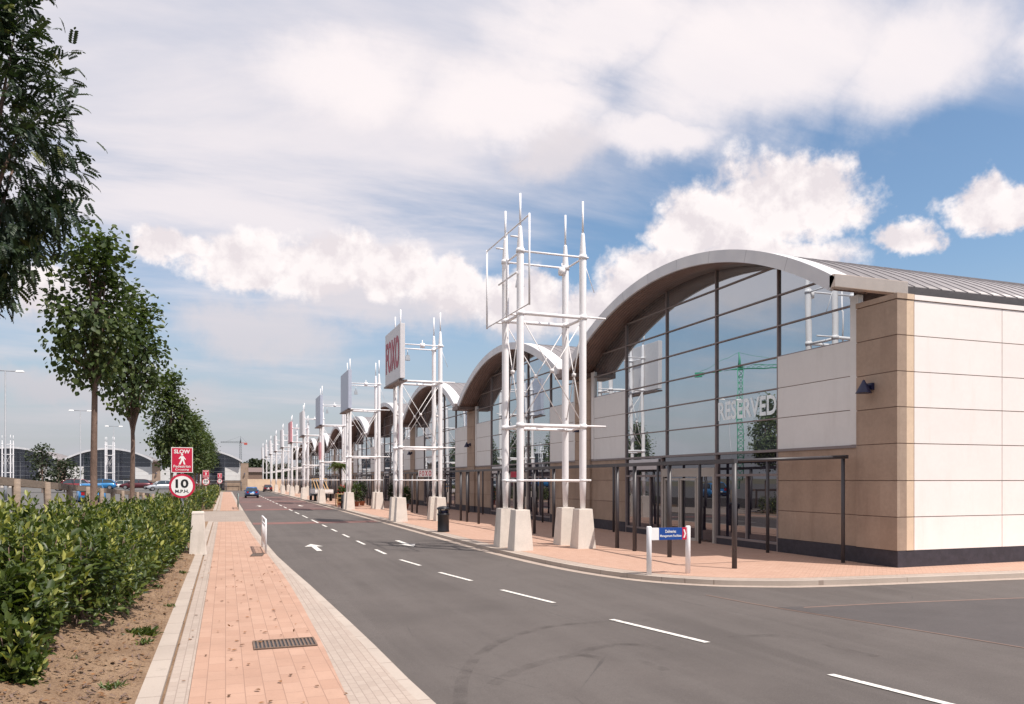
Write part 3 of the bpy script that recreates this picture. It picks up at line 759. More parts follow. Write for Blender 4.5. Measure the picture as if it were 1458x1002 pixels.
    for i in range(57):
        x = -.35+.5*i; a.band(YC0,ZC,R0+.31,R0+.358,HALF,x,x+.035,24,False)
    rf = a.build('roof', M['roof'], root, recalc=False)
    a = MB(); a.band(YC0,ZC,R0+.335,R0+.372,HALF,-1.08,-.45,44); a.build('verge', M['verge'], rf, recalc=False)
    a = MB(); a.band(YC0,ZC,R0-.005,R0+.385,HALF+.004,-1.2,-1.085,48)
    fa = a.build('fascia', M['fascia'], root, recalc=False)
    a = MB(); a.band(YC0,ZC,R0+.0,R0+.115,HALF,-1.08,.14,44); a.build('soffit', M['soffit'], root, recalc=False)
    # valley gutter at the far end of the bay
    a = MB(); a.box(-1.25,17.93,7.22,1.2,19.27,7.46); a.box(1.19,17.8,7.1,28,19.4,7.225); a.build('valley_gutter', M['gutter'], root)
    if first:
        # gable end towards the side road
        pilaster(root, -.57, .84)
        a = MB(); a.box(-1.2,.44,7.44,1.35,.66,7.80); a.build('gutter_casing', M['casing'], root, bevel=.02)
        rows = [.45,1.33,2.28,3.25,4.2,5.13,6.07,7.0]
        a = MB(); b = MB(); c = MB()
        for j in range(7): c.box(.0,-.568,rows[j]+J/2,.46,-.37,rows[j+1]-J/2) if False else c.box(.222,-.57,rows[j]+J/2,.46,-.3,rows[j+1]-J/2)
        c.box(.222,-.59,7.0+J/2,.46,-.3,7.15)
        cs = c.build('corner_strip', M['corner_stone'], root)
        xs = [.48]+[.48+3.17*i for i in range(1,10)]
        for i in range(len(xs)-1):
            for j in range(7): a.box(xs[i]+J/2,-.562,rows[j]+J/2,xs[i+1]-J/2,-.3,rows[j+1]-J/2)
        a.box(.475,-.588,7.0+J/2,xs[-1],-.3,7.14)
        gw = a.build('gable_wall', M['cream'], root)
        b.box(.23,-.54,.45,xs[-1]-.01,-.32,7.02); b.build('panel_joint', M['joint'], gw)
        c = MB(); c.box(.202,-.555,.0,xs[-1],-.3,.455); c.build('gable_plinth', M['plinth'], root)
        c = MB(); c.box(.3,-.28,6.6,28,.9,6.72); c.box(1.3,.86,6.7,28,.9,7.5); c.build('gutter_and_eave_shade', M['black'], root)  # gutter floor and upright strip; the eave's shadow is put into their black
        wall_lamp(root, .28)
    else:
        pilaster(root, -.85, .84); wall_lamp(root, 0)
    # steel canopy frame on posts
    a = MB(); xo, xi = -4.15, -.5
    a.box(xo-.055,.69,2.73,xo+.055,19.28,2.84); a.box(xi-.05,.75,2.88,xi+.05,19.28,2.98)
    for y in (.75,17.85): a.tube([(xo+.05,y,2.79),(xi-.045,y,2.93)],.045,8)
    cf = a.build('canopy_frame', M['post'], root)
    for y in (.75,3.9,6.0,7.2,11.4,12.6,14.7,17.85):
        p = MB(); p.tube([(xo,y,0),(xo,y,2.728)],.066,12); p.build('post', M['post'], cf)
    for y in (.9,4.1,7.85,10.75,14.5,17.7):
        p = MB(); p.tube([(xi,y,0),(xi,y,2.878)],.052,12); p.build('post', M['post'], cf)
    return root
u1 = make_unit(True); u1.location = (16.45,16.3,.1)
u1['label'] = 'nearest shop unit at the corner with RESERVED lettering across its upper glass'
text_mesh('lettering', ['RESERVED'], 3.15, .66, M['ghost'], u1, (-1,0,0), (.052,5.95,4.72), .0005, bold=.025, flat=True)
u2 = make_unit(False); u2.location = (16.45,34.9,.1)
u2['label'] = 'second shop unit from the corner with red FOXO letters over its canopy'
unit_copies = []
ord_l = ['third shop unit from the corner with potted plants set out before it','fourth shop unit from the corner behind the parked flatbed truck',
 'fifth barrel roofed shop unit from the corner','sixth barrel roofed shop unit from the corner','seventh barrel roofed shop unit from the corner',
 'eighth barrel roofed shop unit from the corner','ninth barrel roofed shop unit from the corner','farthest shop unit at the end of the long row']
for i, lb in enumerate(ord_l):
    c = copy_tree(u2); c.location = (16.45,34.9+18.6*(i+1),.1); c['label'] = lb; unit_copies.append(c)
# the second unit's own red sign on the canopy beam
a = MB(); a.box(-4.26,13.1,2.5,-4.215,17.0,2.95); sp = a.build('canopy_sign', M['sign_white'], u2)
text_mesh('lettering', ['F O X O'], 3.2, .34, M['sign_red'], sp, (-1,0,0), (-4.262,15.0,2.72), .006, bold=.03)
a = MB(); a.box(-.12,8.2,2.45,-.08,10.6,2.8); a.build('door_sign', M['sign_red'], u2)

# the block across the car park: the same bays seen square on
far_lab = ['far shop block bay beside the cream boundary wall, at the end of the footpath','middle bay of the far shop block behind the car park','leftmost bay of the far shop block behind the car park']
far_units = []
gmap = {}
for i, lb in enumerate(far_lab):
    c = copy_tree(u2); c.location = (4.1-18.45*i,190,-.95); c.rotation_euler = (0,0,PI/2); c['label'] = lb; c['group'] = 'far shop block bays'
    for ch in list(c.children):
        if ch.name.startswith(('canopy_sign','door_sign')):
            for g2 in list(ch.children): bpy.data.objects.remove(g2)
            bpy.data.objects.remove(ch); continue
        if ch.name.startswith(('glazing','shopfront_glazing')):
            if ch.data.name not in gmap:
                me = ch.data.copy(); me.materials.clear(); me.materials.append(M['far_glass']); gmap[ch.data.name] = me
            ch.data = gmap[ch.data.name]
            for g2 in ch.children:
                if g2.name.startswith('glazing_frame'):
                    if g2.data.name not in gmap:
                        me = g2.data.copy(); me.materials.clear(); me.materials.append(M['galv']); gmap[g2.data.name] = me
                    g2.data = gmap[g2.data.name]
    c.scale = (1,.992,1); far_units.append(c)
for g2 in ('canopy_sign','door_sign'):
    for c in unit_copies:
        for ch in list(c.children):
            if ch.name.startswith(g2):
                for g3 in list(ch.children): bpy.data.objects.remove(g3)
                bpy.data.objects.remove(ch)
p = MB()

# ------------------------------------------------------------------ white sign towers
def make_tower():
    root = thing('sign_tower', (0,0,0), 'x', 'sign tower', 'white steel sign towers along the kerb')
    px, py = 1.12, .72
    for sx in (-1,1):
        for sy in (-1,1):
            x, y = sx*px, sy*py
            a = MB(); a.frustum(x,y,-.05,.335,.335,1.33,.245,.245); a.build('concrete_block', M['concrete'], root, bevel=.018)
            a = MB(); a.tube([(x,y,1.32),(x,y,2.35),(x,y,9.75),(x,y,10.5),(x,y,10.55)],[.085,.118,.118,.062,.05],16)
            a.tube([(x,y,10.5),(x,y,11.5+(.12 if sx > 0 or sy < 0 else 0))],.036,8)
            p = a.build('pole', M['white_steel'], root)
            for z in (2.28,4.08,7.73,9.75):
                a = MB(); a.lathe([(.10,-.07),(.14,-.07),(.14,.07),(.10,.07)],14,(x,y,z)) if z > 3 else a.lathe([(.1,-.03),(.125,-.03),(.125,.03),(.1,.03)],14,(x,y,z))
                a.build('collar', M['white_steel'], p)
    def bars(z, r, ext):
        a = MB()
        for sy in (-1,1): a.tube([(-px,sy*py,z),(px+(ext if sy < 0 else 0),sy*py,z)], r, 10)
        for sx in (-1,1): a.tube([(sx*px,-py,z-.03),(sx*px,py,z-.03)], r*.9, 10)
        a.build('cross_bar', M['white_steel'], root)
    bars(2.28,.034,.3); bars(4.08,.062,0); bars(7.73,.062,0); bars(9.75,.036,.2)
    for z in (4.1,7.75):
        a = MB(); a.tube([(px,-py,z),(px+.85,-py,z)],.032,8); a.build('stub_arm', M['white_steel'], root)
    a = MB(); a.tube([(px,-py,9.72),(px+.42,-py,8.6)],.012,6); a.build('stay_wire', M['white_steel'], root)
    a = MB(); a.tube([(-px,0,4.0),(px,0,4.0)],.04,8); a.build('tie_bar', M['white_steel'], root)
    a = MB()
    def brace(p, q):
        z0, z1 = 4.14, 7.66
        a.tube([(*p,z0),(*q,z1)],.017,6); a.tube([(*p,z1),(*q,z0)],.017,6)
        m_ = ((p[0]+q[0])/2,(p[1]+q[1])/2,(z0+z1)/2); a.lathe([(.02,-.07),(.075,-.05),(.075,.05),(.02,.07)],10,m_)
    brace((-px,-py),(px,-py)); brace((-px,py),(px,py)); brace((-px,-py),(-px,py)); brace((px,-py),(px,py))
    a.build('bracing', M['cable'], root)
    return root
def flood(root, pos, big=True):
    x,y,z = pos; a = MB(); a.lathe([(.03,-.14),(.13,-.12),(.15,.0),(.13,.12),(.03,.14)],14,(x,y,z)); a.tube([(x,y,z),(x,y+.02,z+.3)],.025,6); a.build('floodlight', M['white_steel'], root)
def hung_flood(root, pos):
    x,y,z = pos; a = MB(); a.frustum(x,y,z-.16,.13,.11,z+.12,.09,.08); a.tube([(x,y,z+.1),(x,y-.0,z+.42)],.02,6); a.build('hanging_floodlight', M['galv'], root)
BY, BH = -.35, 2.06
def add_frame(root):
    a = MB()
    for y in (BY-BH,BY,BY+BH): a.tube([(-1.46,y,7.62),(-1.46,y,10.4)],.032,8)
    a.tube([(-1.46,BY-BH,7.66),(-1.46,BY+BH,7.66)],.022,8); a.tube([(-1.46,BY-BH,10.36),(-1.46,BY+BH,10.36)],.022,8)
    for y in (-.72,.72):
        for z in (7.66,10.2): a.tube([(-1.46,y,z),(-1.12,y,z)],.03,6)
    a.tube([(-1.3,-.9,9.0),(-1.3,.9,9.0)],.03,8)
    return a.build('sign_frame', M['white_steel'], root)
def add_board(root, m):
    a = MB(); a.box(-1.5,BY-BH,7.66,-1.24,BY+BH,10.56); b = a.build('sign_board', m, root, bevel=.02)
    c = MB(); c.box(-1.6,BY-BH+.1,7.52,-1.1,BY+BH-.1,7.6); c.build('board_tray', M['gutter'], b)
    return b
tw = make_tower()
proto_children = list(tw.children)
tows = [tw]
for k_ in range(1,11): tows.append(copy_tree(tw))
far_tows = [copy_tree(tw) for _ in range(3)]
tw_lab = ['nearest white sign tower on four concrete blocks with an open empty sign frame','white sign tower carrying the pale board with large red FOXO letters',
 'third white sign tower from the corner with a grey blue lettered board','fourth white sign tower, beside the flatbed truck, with a small red panel below its board',
 'fifth white sign tower along the kerb from the corner','sixth white sign tower along the kerb, with a faded red board','seventh white sign tower along the kerb from the corner',
 'eighth white sign tower along the kerb from the corner','ninth white sign tower along the kerb from the corner','tenth white sign tower along the kerb from the corner','farthest white sign tower at the end of the long row']
for k_, t in enumerate(tows):
    t.location = (10.13,24.67+18.6*k_,.1); t['label'] = tw_lab[k_]
    if k_ == 0:
        add_frame(t); flood(t,(1.0,.72,9.62)); hung_flood(t,(-.75,.3,9.0))
    else:
        b = add_board(t, M['board_blue'] if k_ in (2,3) else M['board_red'] if k_ == 5 else M['board'])
        flood(t,(.1,-.72,9.72)); hung_flood(t,(-.55,.1,9.15))
        if k_ == 1: text_mesh('lettering', ['FOXO'], 3.6, 1.75, M['letter_red'], b, (-1,0,0), (-1.502,BY,9.15), .02, bold=.02)
        if k_ == 2: text_mesh('lettering', ['HOME','STORE'], 3.1, 1.9, M['letter_grey'], b, (-1,0,0), (-1.502,BY,9.1), .02) if False else None
        if k_ == 3:
            c = MB(); c.box(-1.42,-1.3,4.3,-1.32,-.1,6.0); c.build('red_panel', M['board_red'], t)
ft_lab = ['right white sign tower before the far shop block','middle white sign tower before the far shop block','left white sign tower before the far shop block']
for i, t in enumerate(far_tows):
    t.location = (4.1-18.45*i-8.4,183.6,-.2); t.rotation_euler = (0,0,PI/2); t['label'] = ft_lab[i]; t['group'] = 'white sign towers before the far block'

# far boundary wall, low brown building and woods
a = MB(); a.box(4.6,184,0,16,184.4,2.55); o = a.build('boundary_wall', M['corner_stone']); tag(o,'low cream boundary wall closing the end of the road','wall')
a = MB(); a.box(5.2,300,0,13,310,5.2); rt = thing('brown_shed',(0,0,0),'brown shed with a pitched roof rising behind the cream wall','building'); a.build('wall', M['dirt_brown'], rt)
a = MB(); a.raw([(4.9,299.5,5.2),(13.3,299.5,5.2),(13.3,310.5,5.2),(4.9,310.5,5.2),(4.9,305,6.9),(13.3,305,6.9)],[(0,1,5,4),(2,3,4,5),(0,4,3),(1,2,5)]); a.build('roof', M['gutter'], rt)
def make_crane(name, loc, label, mast_h, jib, back, s, mm, mj, rz):
    root = thing(name, loc, label, 'tower crane', rz=rz)
    a = MB(); w = s
    n = int(mast_h/(2.2*w)); zs = [mast_h*i/n for i in range(n+1)]
    for sx in (-1,1):
        for sy in (-1,1): a.tube([(sx*w,sy*w,0),(sx*w,sy*w,mast_h)],.16*w,5)
    for i in range(n):
        for (x0,y0,x1,y1) in ((-w,-w,w,-w),(w,-w,w,w),(w,w,-w,w),(-w,w,-w,-w)):
            a.tube([(x0,y0,zs[i]),(x1,y1,zs[i+1])],.1*w,4); a.tube([(x0,y0,zs[i+1]),(x1,y1,zs[i+1])],.1*w,4)
    a.build('mast', mm, root)
    a = MB(); z = mast_h
    a.frustum(0,0,z,w*1.1,w*1.1,z+6*w,.1*w,.1*w) if False else a.tube([(0,0,z),(0,0,z+7*w)],[w*.8,.1*w],4)
    a.tube([(0,0,z+6.8*w),(jib*.7,0,z+1.6*w)],.06*w,4); a.tube([(0,0,z+6.8*w),(-back*.9,0,z+.8*w)],.06*w,4)
    a.build('mast_head', mm, root)
    a = MB()
    for sy in (-1,1): a.tube([(0,sy*w*.7,z+.3*w),(jib,sy*w*.5,z+.3*w)],.13*w,4)
    a.tube([(0,0,z+1.8*w),(jib,0,z+1.2*w)],.13*w,4)
    m_ = int(jib/(2*w))
    for i in range(m_):
        x0 = jib*i/m_; x1 = jib*(i+1)/m_
        a.tube([(x0,-w*.6,z+.3*w),(x1,0,z+1.5*w)],.07*w,4); a.tube([(x1,w*.6,z+.3*w),(x0,0,z+1.5*w)],.07*w,4)
    a.build('jib', mm, root)
    a = MB(); a.box(-back,-w*.6,z+.1*w,0,w*.6,z+.5*w); a.box(-back,-w*.7,z-1.6*w,-back+3*w,w*.7,z+.1*w); a.build('counter_jib', mj, root)
    return root
make_crane('tower_crane',(7.6,445,0),'distant grey tower crane with a red counter jib above the far shop block',22.0,10,3.4,.55,M['crane_grey'],M['crane_red'],PI)
make_crane('tower_crane',(-40.9,102,0),'green tower crane whose reflection stands in the nearest upper glass',19.3,16,6.5,.42,M['crane_green'],M['crane_green'],math.atan2(-.61,-.84))

# ------------------------------------------------------------------ street furniture
t = thing('direction_sign',(0,0,0),'low blue direction sign between two white posts on the corner pavement','sign')
p0, p1 = Vector((9.58,16.66)), Vector((10.6,16.56))
for q in (p0,p1):
    a = MB(); a.tube([(q.x,q.y,.1),(q.x,q.y,1.26),(q.x,q.y,1.28)],[.062,.062,.05],16); a.build('post', M['white_steel'], t)
dirx = (p1-p0).normalized(); nrm = (dirx.y, -dirx.x, 0)
def on(s, off=0): return (p0.x+dirx.x*s+nrm[0]*off, p0.y+dirx.y*s+nrm[1]*off)
def plank(s0, s1, z0, z1, th, m, name, parent):
    a = MB(); pts = [on(s0,th),on(s1,th),on(s1,-th),on(s0,-th)]; a.prism([(x,y) for x,y in pts], z0, z1); a.face([(*pts[i],z0) for i in range(4)]); return a.build(name, m, parent)
plank(.04,.235,.95,1.24,.05,M['sign_white'],'end_box',t)
bp_ = plank(.24,.85,.95,1.24,.045,M['sign_blue'],'sign_panel',t)
ap_ = plank(.853,.965,.95,1.24,.045,M['sign_red'],'arrow_panel',t)
c_ = on(.545,.046); text_mesh('lettering',['Deliveries'],.28,.075,M['sign_white'],bp_,nrm,(*c_,1.155),.004,bold=.01)
text_mesh('lettering',['Management Facilities'],.56,.075,M['sign_white'],bp_,nrm,(*c_,1.04),.004,bold=.01)
a = MB(); c_ = on(.909,.046); flat_shape(a,[[(-.03,.1),(.005,.1),(.04,0),(.005,0)],[(-.03,-.1),(.005,0),(.04,0),(.005,-.1)]],nrm,(*c_,1.095)); a.build('arrow', M['sign_white'], ap_)

t = thing('litter_bin',(8.98,33.45,.12),'black domed litter bin standing on the pavement by the kerb','bin')
a = MB(); a.lathe([(.25,0),(.27,.03),(.25,.08),(.25,.72),(.27,.74),(.27,.8),(.25,.81)],24); a.build('body', M['black'], t)
a = MB(); a.lathe([(.28,.98),(.285,1.02),(.27,1.06),(.18,1.11),(.02,1.13)],24)
for k_ in range(4):
    an = PI/4+k_*PI/2; a.tube([(.23*math.cos(an),.23*math.sin(an),.8),(.23*math.cos(an),.23*math.sin(an),1.0)],.035,8)
a.build('hood', M['black'], t)
a = MB(); a.lathe([(.2,.8),(.2,.95)],18); a.build('liner', M['lamp_blue'], t)

def road_sign(loc, rz, label, s=1.0, group=None):
    t = thing('road_sign', loc, label, 'road sign', group, rz)
    a = MB(); a.tube([(0,.05,0),(0,.05,3.2)],.038,12); a.build('pole', M['galv'], t)
    a = MB(); a.box(-.285,-.02,2.5,.285,0,3.22); b = a.build('slow_plate', M['sign_white'], t)
    a = MB(); a.box(-.265,-.024,2.52,.265,-.02,3.2); a.build('red_field', M['sign_red'], b)
    text_mesh('lettering',['SLOW'],.42,.115,M['sign_white'],b,(0,-1,0),(0,-.025,3.1),.004,bold=.03)
    text_mesh('lettering',['Pedestrian'],.45,.075,M['sign_white'],b,(0,-1,0),(0,-.025,2.68),.004,bold=.01)
    text_mesh('lettering',['Crossing'],.36,.075,M['sign_white'],b,(0,-1,0),(0,-.025,2.58),.004,bold=.01)
    a = MB(); k8 = [(.03*math.cos(i*PI/4),.03*math.sin(i*PI/4)+.13) for i in range(8)]
    man = [k8,[(-.04,.09),(.04,.09),(.05,-.02),(-.03,-.02)],[(.04,.09),(.1,.0),(.085,-.02),(.03,.05)],[(-.04,.09),(-.09,.02),(-.075,0),(-.02,.06)],[(-.03,-.02),(.02,-.02),(-.04,-.15),(-.09,-.15)],[(.01,-.02),(.05,-.02),(.09,-.15),(.045,-.15)]]
    flat_shape(a, man, (0,-1,0), (0,-.025,2.88)); a.build('walking_figure', M['sign_white'], b)
    def disc(r, y0, y1, m, name, par):
        a = MB(); n = 32
        vs = [(r*math.cos(2*PI*i/n),y0,2.12+r*math.sin(2*PI*i/n)) for i in range(n)]+[(r*math.cos(2*PI*i/n),y1,2.12+r*math.sin(2*PI*i/n)) for i in range(n)]
        a.raw(vs,[tuple(range(n)),tuple(range(n,2*n))]+[(i,(i+1)%n,n+(i+1)%n,n+i) for i in range(n)]); return a.build(name,m,par)
    d = disc(.345,-.02,0,M['sign_red'],'speed_plate',t); disc(.285,-.024,-.0195,M['sign_white'],'white_field',d)
    text_mesh('lettering',['10'],.34,.25,M['sign_black'],d,(0,-1,0),(0,-.025,2.19),.004,bold=.03)
    text_mesh('lettering',['M.P.H.'],.36,.09,M['sign_black'],d,(0,-1,0),(0,-.025,1.97),.004,bold=.02)
    return t
s0 = road_sign((-1.30,27.2,-.17), 0, 'nearest red SLOW plate over a round 10 M.P.H. sign beside the concrete post'); s0.scale = (1.12,1.12,1.12)
for loc, lb in (((-1.75,80.4,.1),'small distant red and white road sign, left one of the pair beyond the hedge'),((-.75,117,.1),'small distant red and white road sign, right one of the pair beyond the hedge')):
    c = copy_tree(s0); c.scale = (1,1,1); c.location = loc; c['label'] = lb; c['group'] = 'distant red road signs'

t = thing('concrete_post',(-.79,26.0,.1),'tapered pale concrete post standing at the edge of the hedge','post')
a = MB(); a.frustum(-.0,0,0,.255,.25,1.26,.175,.175); a.build('shaft', M['concrete'], t, bevel=.02)
a = MB(); a.frustum(-.0,0,1.26,.185,.185,1.33,.165,.165); a.build('cap', M['concrete'], t, bevel=.012)

def guard_rail(loc, ln_, h, m, label):
    t = thing('guard_rail', loc, label, 'railing')
    a = MB(); a.tube([(0,0,0),(0,0,h),(0,.06,h+.05),(0,ln_-.06,h+.05),(0,ln_,h),(0,ln_,0)],.03,10); a.build('hoop', m, t)
    a = MB(); a.tube([(0,.03,.2),(0,ln_-.03,.2)],.018,8); a.tube([(0,.03,h-.12),(0,ln_-.03,h-.12)],.018,8)
    n = int(ln_/.13)
    for i in range(1,n): a.tube([(0,ln_*i/n,.2),(0,ln_*i/n,h-.12)],.012,6)
    a.build('infill_bar', m, t); return t
guard_rail((1.18,25.6,.09), 2.6, 1.02, M['white_steel'], 'white tubular pedestrian guard rail on the kerb of the footpath')
t = guard_rail((.95,64.5,.09), 5.0, 1.15, M['grey_rail'], 'grey green pedestrian guard rail past the crossing slab')

def grate(x, y, wx, wy, label, rz=0, bars=16):
    t = thing('drain_grate',(x,y,.1),label,'drain cover',None,rz)
    a = MB(); a.box(-wx/2,-wy/2,.0,wx/2,wy/2,.008); a.build('bed', M['sign_black'], t)
    a = MB()
    a.box(-wx/2,-wy/2,.0085,wx/2,-wy/2+.03,.02); a.box(-wx/2,wy/2-.03,.0085,wx/2,wy/2,.02)
    for i in range(bars+1):
        x0 = -wx/2+(wx-.022)*i/bars; a.box(x0,-wy/2+.03,.0085,x0+.026,wy/2-.03,.018)
    a.build('grating', M['iron'], t); return t
grate(.78,11.45,.84,.58,'wide rusty slotted drain grate in the near footpath paving')
grate(.92,25.3,.36,.95,'small iron drain cover in the footpath near the white guard rail',-.12,6)

# timber fence above the hedge
t = thing('post_and_rail_fence',(0,0,0),'weathered timber fence with one sagging top rail behind the laurel hedge','fence')
def fz(y): return 2.46-(y-18)*.0262
a = MB(); ys = [14+3*i for i in range(13)]
vs = []
for y in ys: vs += [(-4.27,y,fz(y)-.16),(-4.13,y,fz(y)-.16),(-4.13,y,fz(y)),(-4.27,y,fz(y))]
fsx = []
for i in range(len(ys)-1):
    for j in range(4): fsx.append((i*4+j, i*4+(j+1)%4, i*4+4+(j+1)%4, i*4+4+j))
fsx += [(0,3,2,1), tuple(len(vs)-4+i for i in range(4))]
a.raw(vs, fsx); a.build('rail', M['timber'], t)
for i, y in enumerate(ys):
    a = MB(); yy = y+2; sl = random.uniform(-.1,.22)
    a.tube([(-4.17+.1,yy+sl,fz(yy)-1.4),(-4.17+.06,yy,fz(yy)-.02)],.085,7); a.build('fence_post', M['timber'], t)

# car park lamp columns
def lamp(loc, label, rz):
    t = thing('lamp_column', loc, label, 'street lamp', 'tall lamp columns in the car park', rz)
    a = MB(); a.tube([(0,0,0),(0,0,1.2),(0,0,1.25),(0,0,9.7)],[.11,.11,.075,.05],10); a.build('column', M['lamp_grey'], t)
    a = MB(); a.tube([(-.75,0,9.72),(.75,0,9.72)],.035,6); a.build('arm', M['lamp_grey'], t)
    for s in (-1,1):
        a = MB(); a.frustum(s*.95,0,9.66,.3,.16,9.8,.2,.1); a.build('lantern', M['sign_white'], t, bevel=.03)
    return t
l0 = lamp((-15.5,68.4,.85),'nearest double armed lamp column at the left edge of the car park',.0)
for loc, lb in (((-16.1,104.8,.85),'double armed lamp column seen left of the slim maple trunk'),((-16.0,133.5,.85),'farthest double armed lamp column, between the two maple trunks')):
    c = copy_tree(l0); c.location = loc; c['label'] = lb

# ------------------------------------------------------------------ vehicles
def make_car(label, paint, loc, rz, ln_=4.1, group=None):
    """hatchback, front towards +Y"""
    t = thing('parked_car' if group else 'car', loc, label, 'car', group, rz)
    st = [(-2.05,.42,.62,.74,.70),(-2.0,.28,.80,.80,.76),(-1.7,.22,.92,.84,.82),(-.9,.2,.93,.86,.84),(.3,.2,.92,.86,.84),(1.0,.2,.90,.85,.82),(1.6,.22,.80,.82,.76),(1.95,.28,.68,.76,.68),(2.05,.4,.58,.66,.6)]
    a = MB(); b0 = 0; vs = []; n = 8
    for y, zb, zt, w1, w2 in st:
        zm = (zb+zt)/2
        vs += [(-w1*.86,y,zb),(-w1,y,zb+.12),(-w1,y,zm+.06),(-w2,y,zt),(w2,y,zt),(w1,y,zm+.06),(w1,y,zb+.12),(w1*.86,y,zb)]
    fs = [(i*n+j, i*n+(j+1)%n, (i+1)*n+(j+1)%n, (i+1)*n+j) for i in range(len(st)-1) for j in range(n)]+[tuple(range(n)), tuple((len(st)-1)*n+j for j in range(n))]
    a.raw(vs, fs, True); a.build('body', paint, t)
    gh = [(-1.92,.9,.9,.72,.72),(-1.5,.9,1.32,.74,.60),(-1.1,.9,1.42,.76,.60),(.0,.9,1.44,.77,.60),(.45,.9,1.36,.77,.59),(1.2,.88,.9,.74,.72)]
    a = MB(); vs = []
    for y, zb, zt, w1, w2 in gh: vs += [(-w1,y,zb-.02),(-w2,y,zt),(w2,y,zt),(w1,y,zb-.02)]
    fs = [(i*4+j, i*4+(j+1)%4, (i+1)*4+(j+1)%4, (i+1)*4+j) for i in range(5) for j in range(4)]+[(0,1,2,3),(20,21,22,23)]
    a.raw(vs, fs, False); a.build('window', M['car_glass'], t)
    a = MB(); vs = []
    for y, zb, zt, w1, w2 in gh[1:5]: vs += [(-w2-.01,y,zt-.03),(-w2+.01,y,zt+.025),(w2-.01,y,zt+.025),(w2+.01,y,zt-.03)]
    fs = [(i*4+j, i*4+(j+1)%4, (i+1)*4+(j+1)%4, (i+1)*4+j) for i in range(3) for j in range(4)]+[(0,1,2,3),(12,13,14,15)]
    a.raw(vs, fs, True)
    for s in (-1,1):
        a.tube([(s*.61,-1.5,1.31),(s*.735,-1.95,.9)],.035,6); a.tube([(s*.6,.45,1.35),(s*.735,1.2,.9)],.03,6); a.tube([(s*.612,-.4,1.42),(s*.78,-.4,.9)],.03,6)
    a.build('roof', paint, t)
    for s in (-1,1):
        for y in (-1.28,1.3):
            w = MB(); w.tube([(s*.66,y,.3),(s*.865,y,.3)],.3,20); wh = w.build('wheel', M['rubber'], t)
            w = MB(); w.tube([(s*.86,y,.3),(s*.872,y,.3)],.19,16); w.build('rim', M['rim'], wh)
        a = MB(); a.box(s*.55-.13,-2.075,.66,s*.55+.13,-1.99,.86); a.build('tail_light', M['lens_red'], t)
        a = MB(); a.box(s*.5-.15,1.94,.52,s*.5+.15,2.045,.66); a.build('headlight', M['lens_white'], t)
        a = MB(); a.box(s*.87-.08,.75,.92,s*.87+.08,.9,1.05); a.build('wing_mirror', paint, t, bevel=.03)
    for q in ((-.78,-2.1,.3,.78,-1.98,.5),(-.74,1.98,.28,.74,2.08,.46)):
        a = MB(); a.box(*q); a.build('bumper', M['black'], t, bevel=.03)
    a = MB(); a.box(-.26,-2.106,.52,.26,-2.06,.63); a.build('number_plate', M['sign_white'], t)
    return t
P = {n: car_paint(n+' car paint', c) for n, c in dict(blue=(.015,.10,.30),maroon=(.22,.02,.03),dark_red=(.10,.014,.022),silver=(.42,.45,.48),white=(.72,.72,.70),sky=(.03,.22,.50),grey=(.22,.26,.31),green=(.02,.10,.09)).items()}
make_car('bright blue hatchback driving away in the left lane', P['blue'], (3.3,111,.0), 0)
make_car('small dark red car stopped at the far kerb below the last towers', P['dark_red'], (8.0,166,.0), 0)
G = 'cars parked in the car park'
for lb, pn, loc, rz in (('maroon car showing its long roof above the fence rail, leftmost parked','maroon',(-17.4,107,1.05),PI/2),('blue car parked right of the slim maple trunk','sky',(-16.2,121,1.05),PI/2),
        ('white car half hidden between the blue and dark red cars','white',(-14.7,131,.85),PI/2),('dark red car parked below the second maple trunk','dark_red',(-11.8,122,1.05),PI/2),
        ('silver grey car parked just left of the round speed sign','silver',(-8.4,121,.85),PI/2+.2),('white car parked just right of the round speed sign','white',(-5.9,141,.85),.5),
        ('small turquoise car seen through the fence posts','sky',(-8.9,62,.70),.2)):
    make_car(lb, P[pn], loc, rz, group=G)
# flatbed truck unloading
t = thing('flatbed_truck',(9.85,88.5,.12),'small grey flatbed truck with timber props stacked on its bed, parked among the towers','truck')
a = MB(); a.raw([(-.95,1.6,.5),(.95,1.6,.5),(.95,3.4,.5),(-.95,3.4,.5),(-.95,1.6,2.25),(.95,1.6,2.25),(.9,2.7,2.25),(-.9,2.7,2.25),(-.95,3.4,1.25),(.95,3.4,1.25)],
    [(0,3,2,1),(0,1,5,4),(4,5,6,7),(7,6,9,8),(8,9,2,3),(0,4,7,8,3),(1,2,9,6,5)]); a.build('cab', P['grey'], t, bevel=.05)
a = MB(); a.raw([(-.97,1.9,1.4),(-.97,3.05,1.35),(-.96,2.65,2.05),(-.96,1.9,2.05)],[(0,1,2,3)]); a.raw([(-.75,1.585,1.4),(.75,1.585,1.4),(.75,1.585,2.1),(-.75,1.585,2.1)],[(0,1,2,3)]); a.build('window', M['car_glass'], t, recalc=False)
a = MB(); a.box(-.95,-3.2,.8,.95,1.5,.92); a.box(-.95,-3.2,.92,-.9,1.5,1.25); a.box(.9,-3.2,.92,.95,1.5,1.25); a.box(-.95,-3.25,.92,.95,-3.2,1.25); a.build('load_bed', M['sign_white'], t)
a = MB(); a.box(-.35,-3.1,.5,.35,3.2,.78); a.build('chassis', M['black'], t)
for s in (-1,1):
    for y in (-2.1,2.5):
        w = MB(); w.tube([(s*.7,y,.38),(s*.94,y,.38)],.38,20); wh = w.build('wheel', M['rubber'], t)
        w = MB(); w.tube([(s*.94,y,.38),(s*.955,y,.38)],.2,14); w.build('rim', M['rim'], wh)
a = MB()
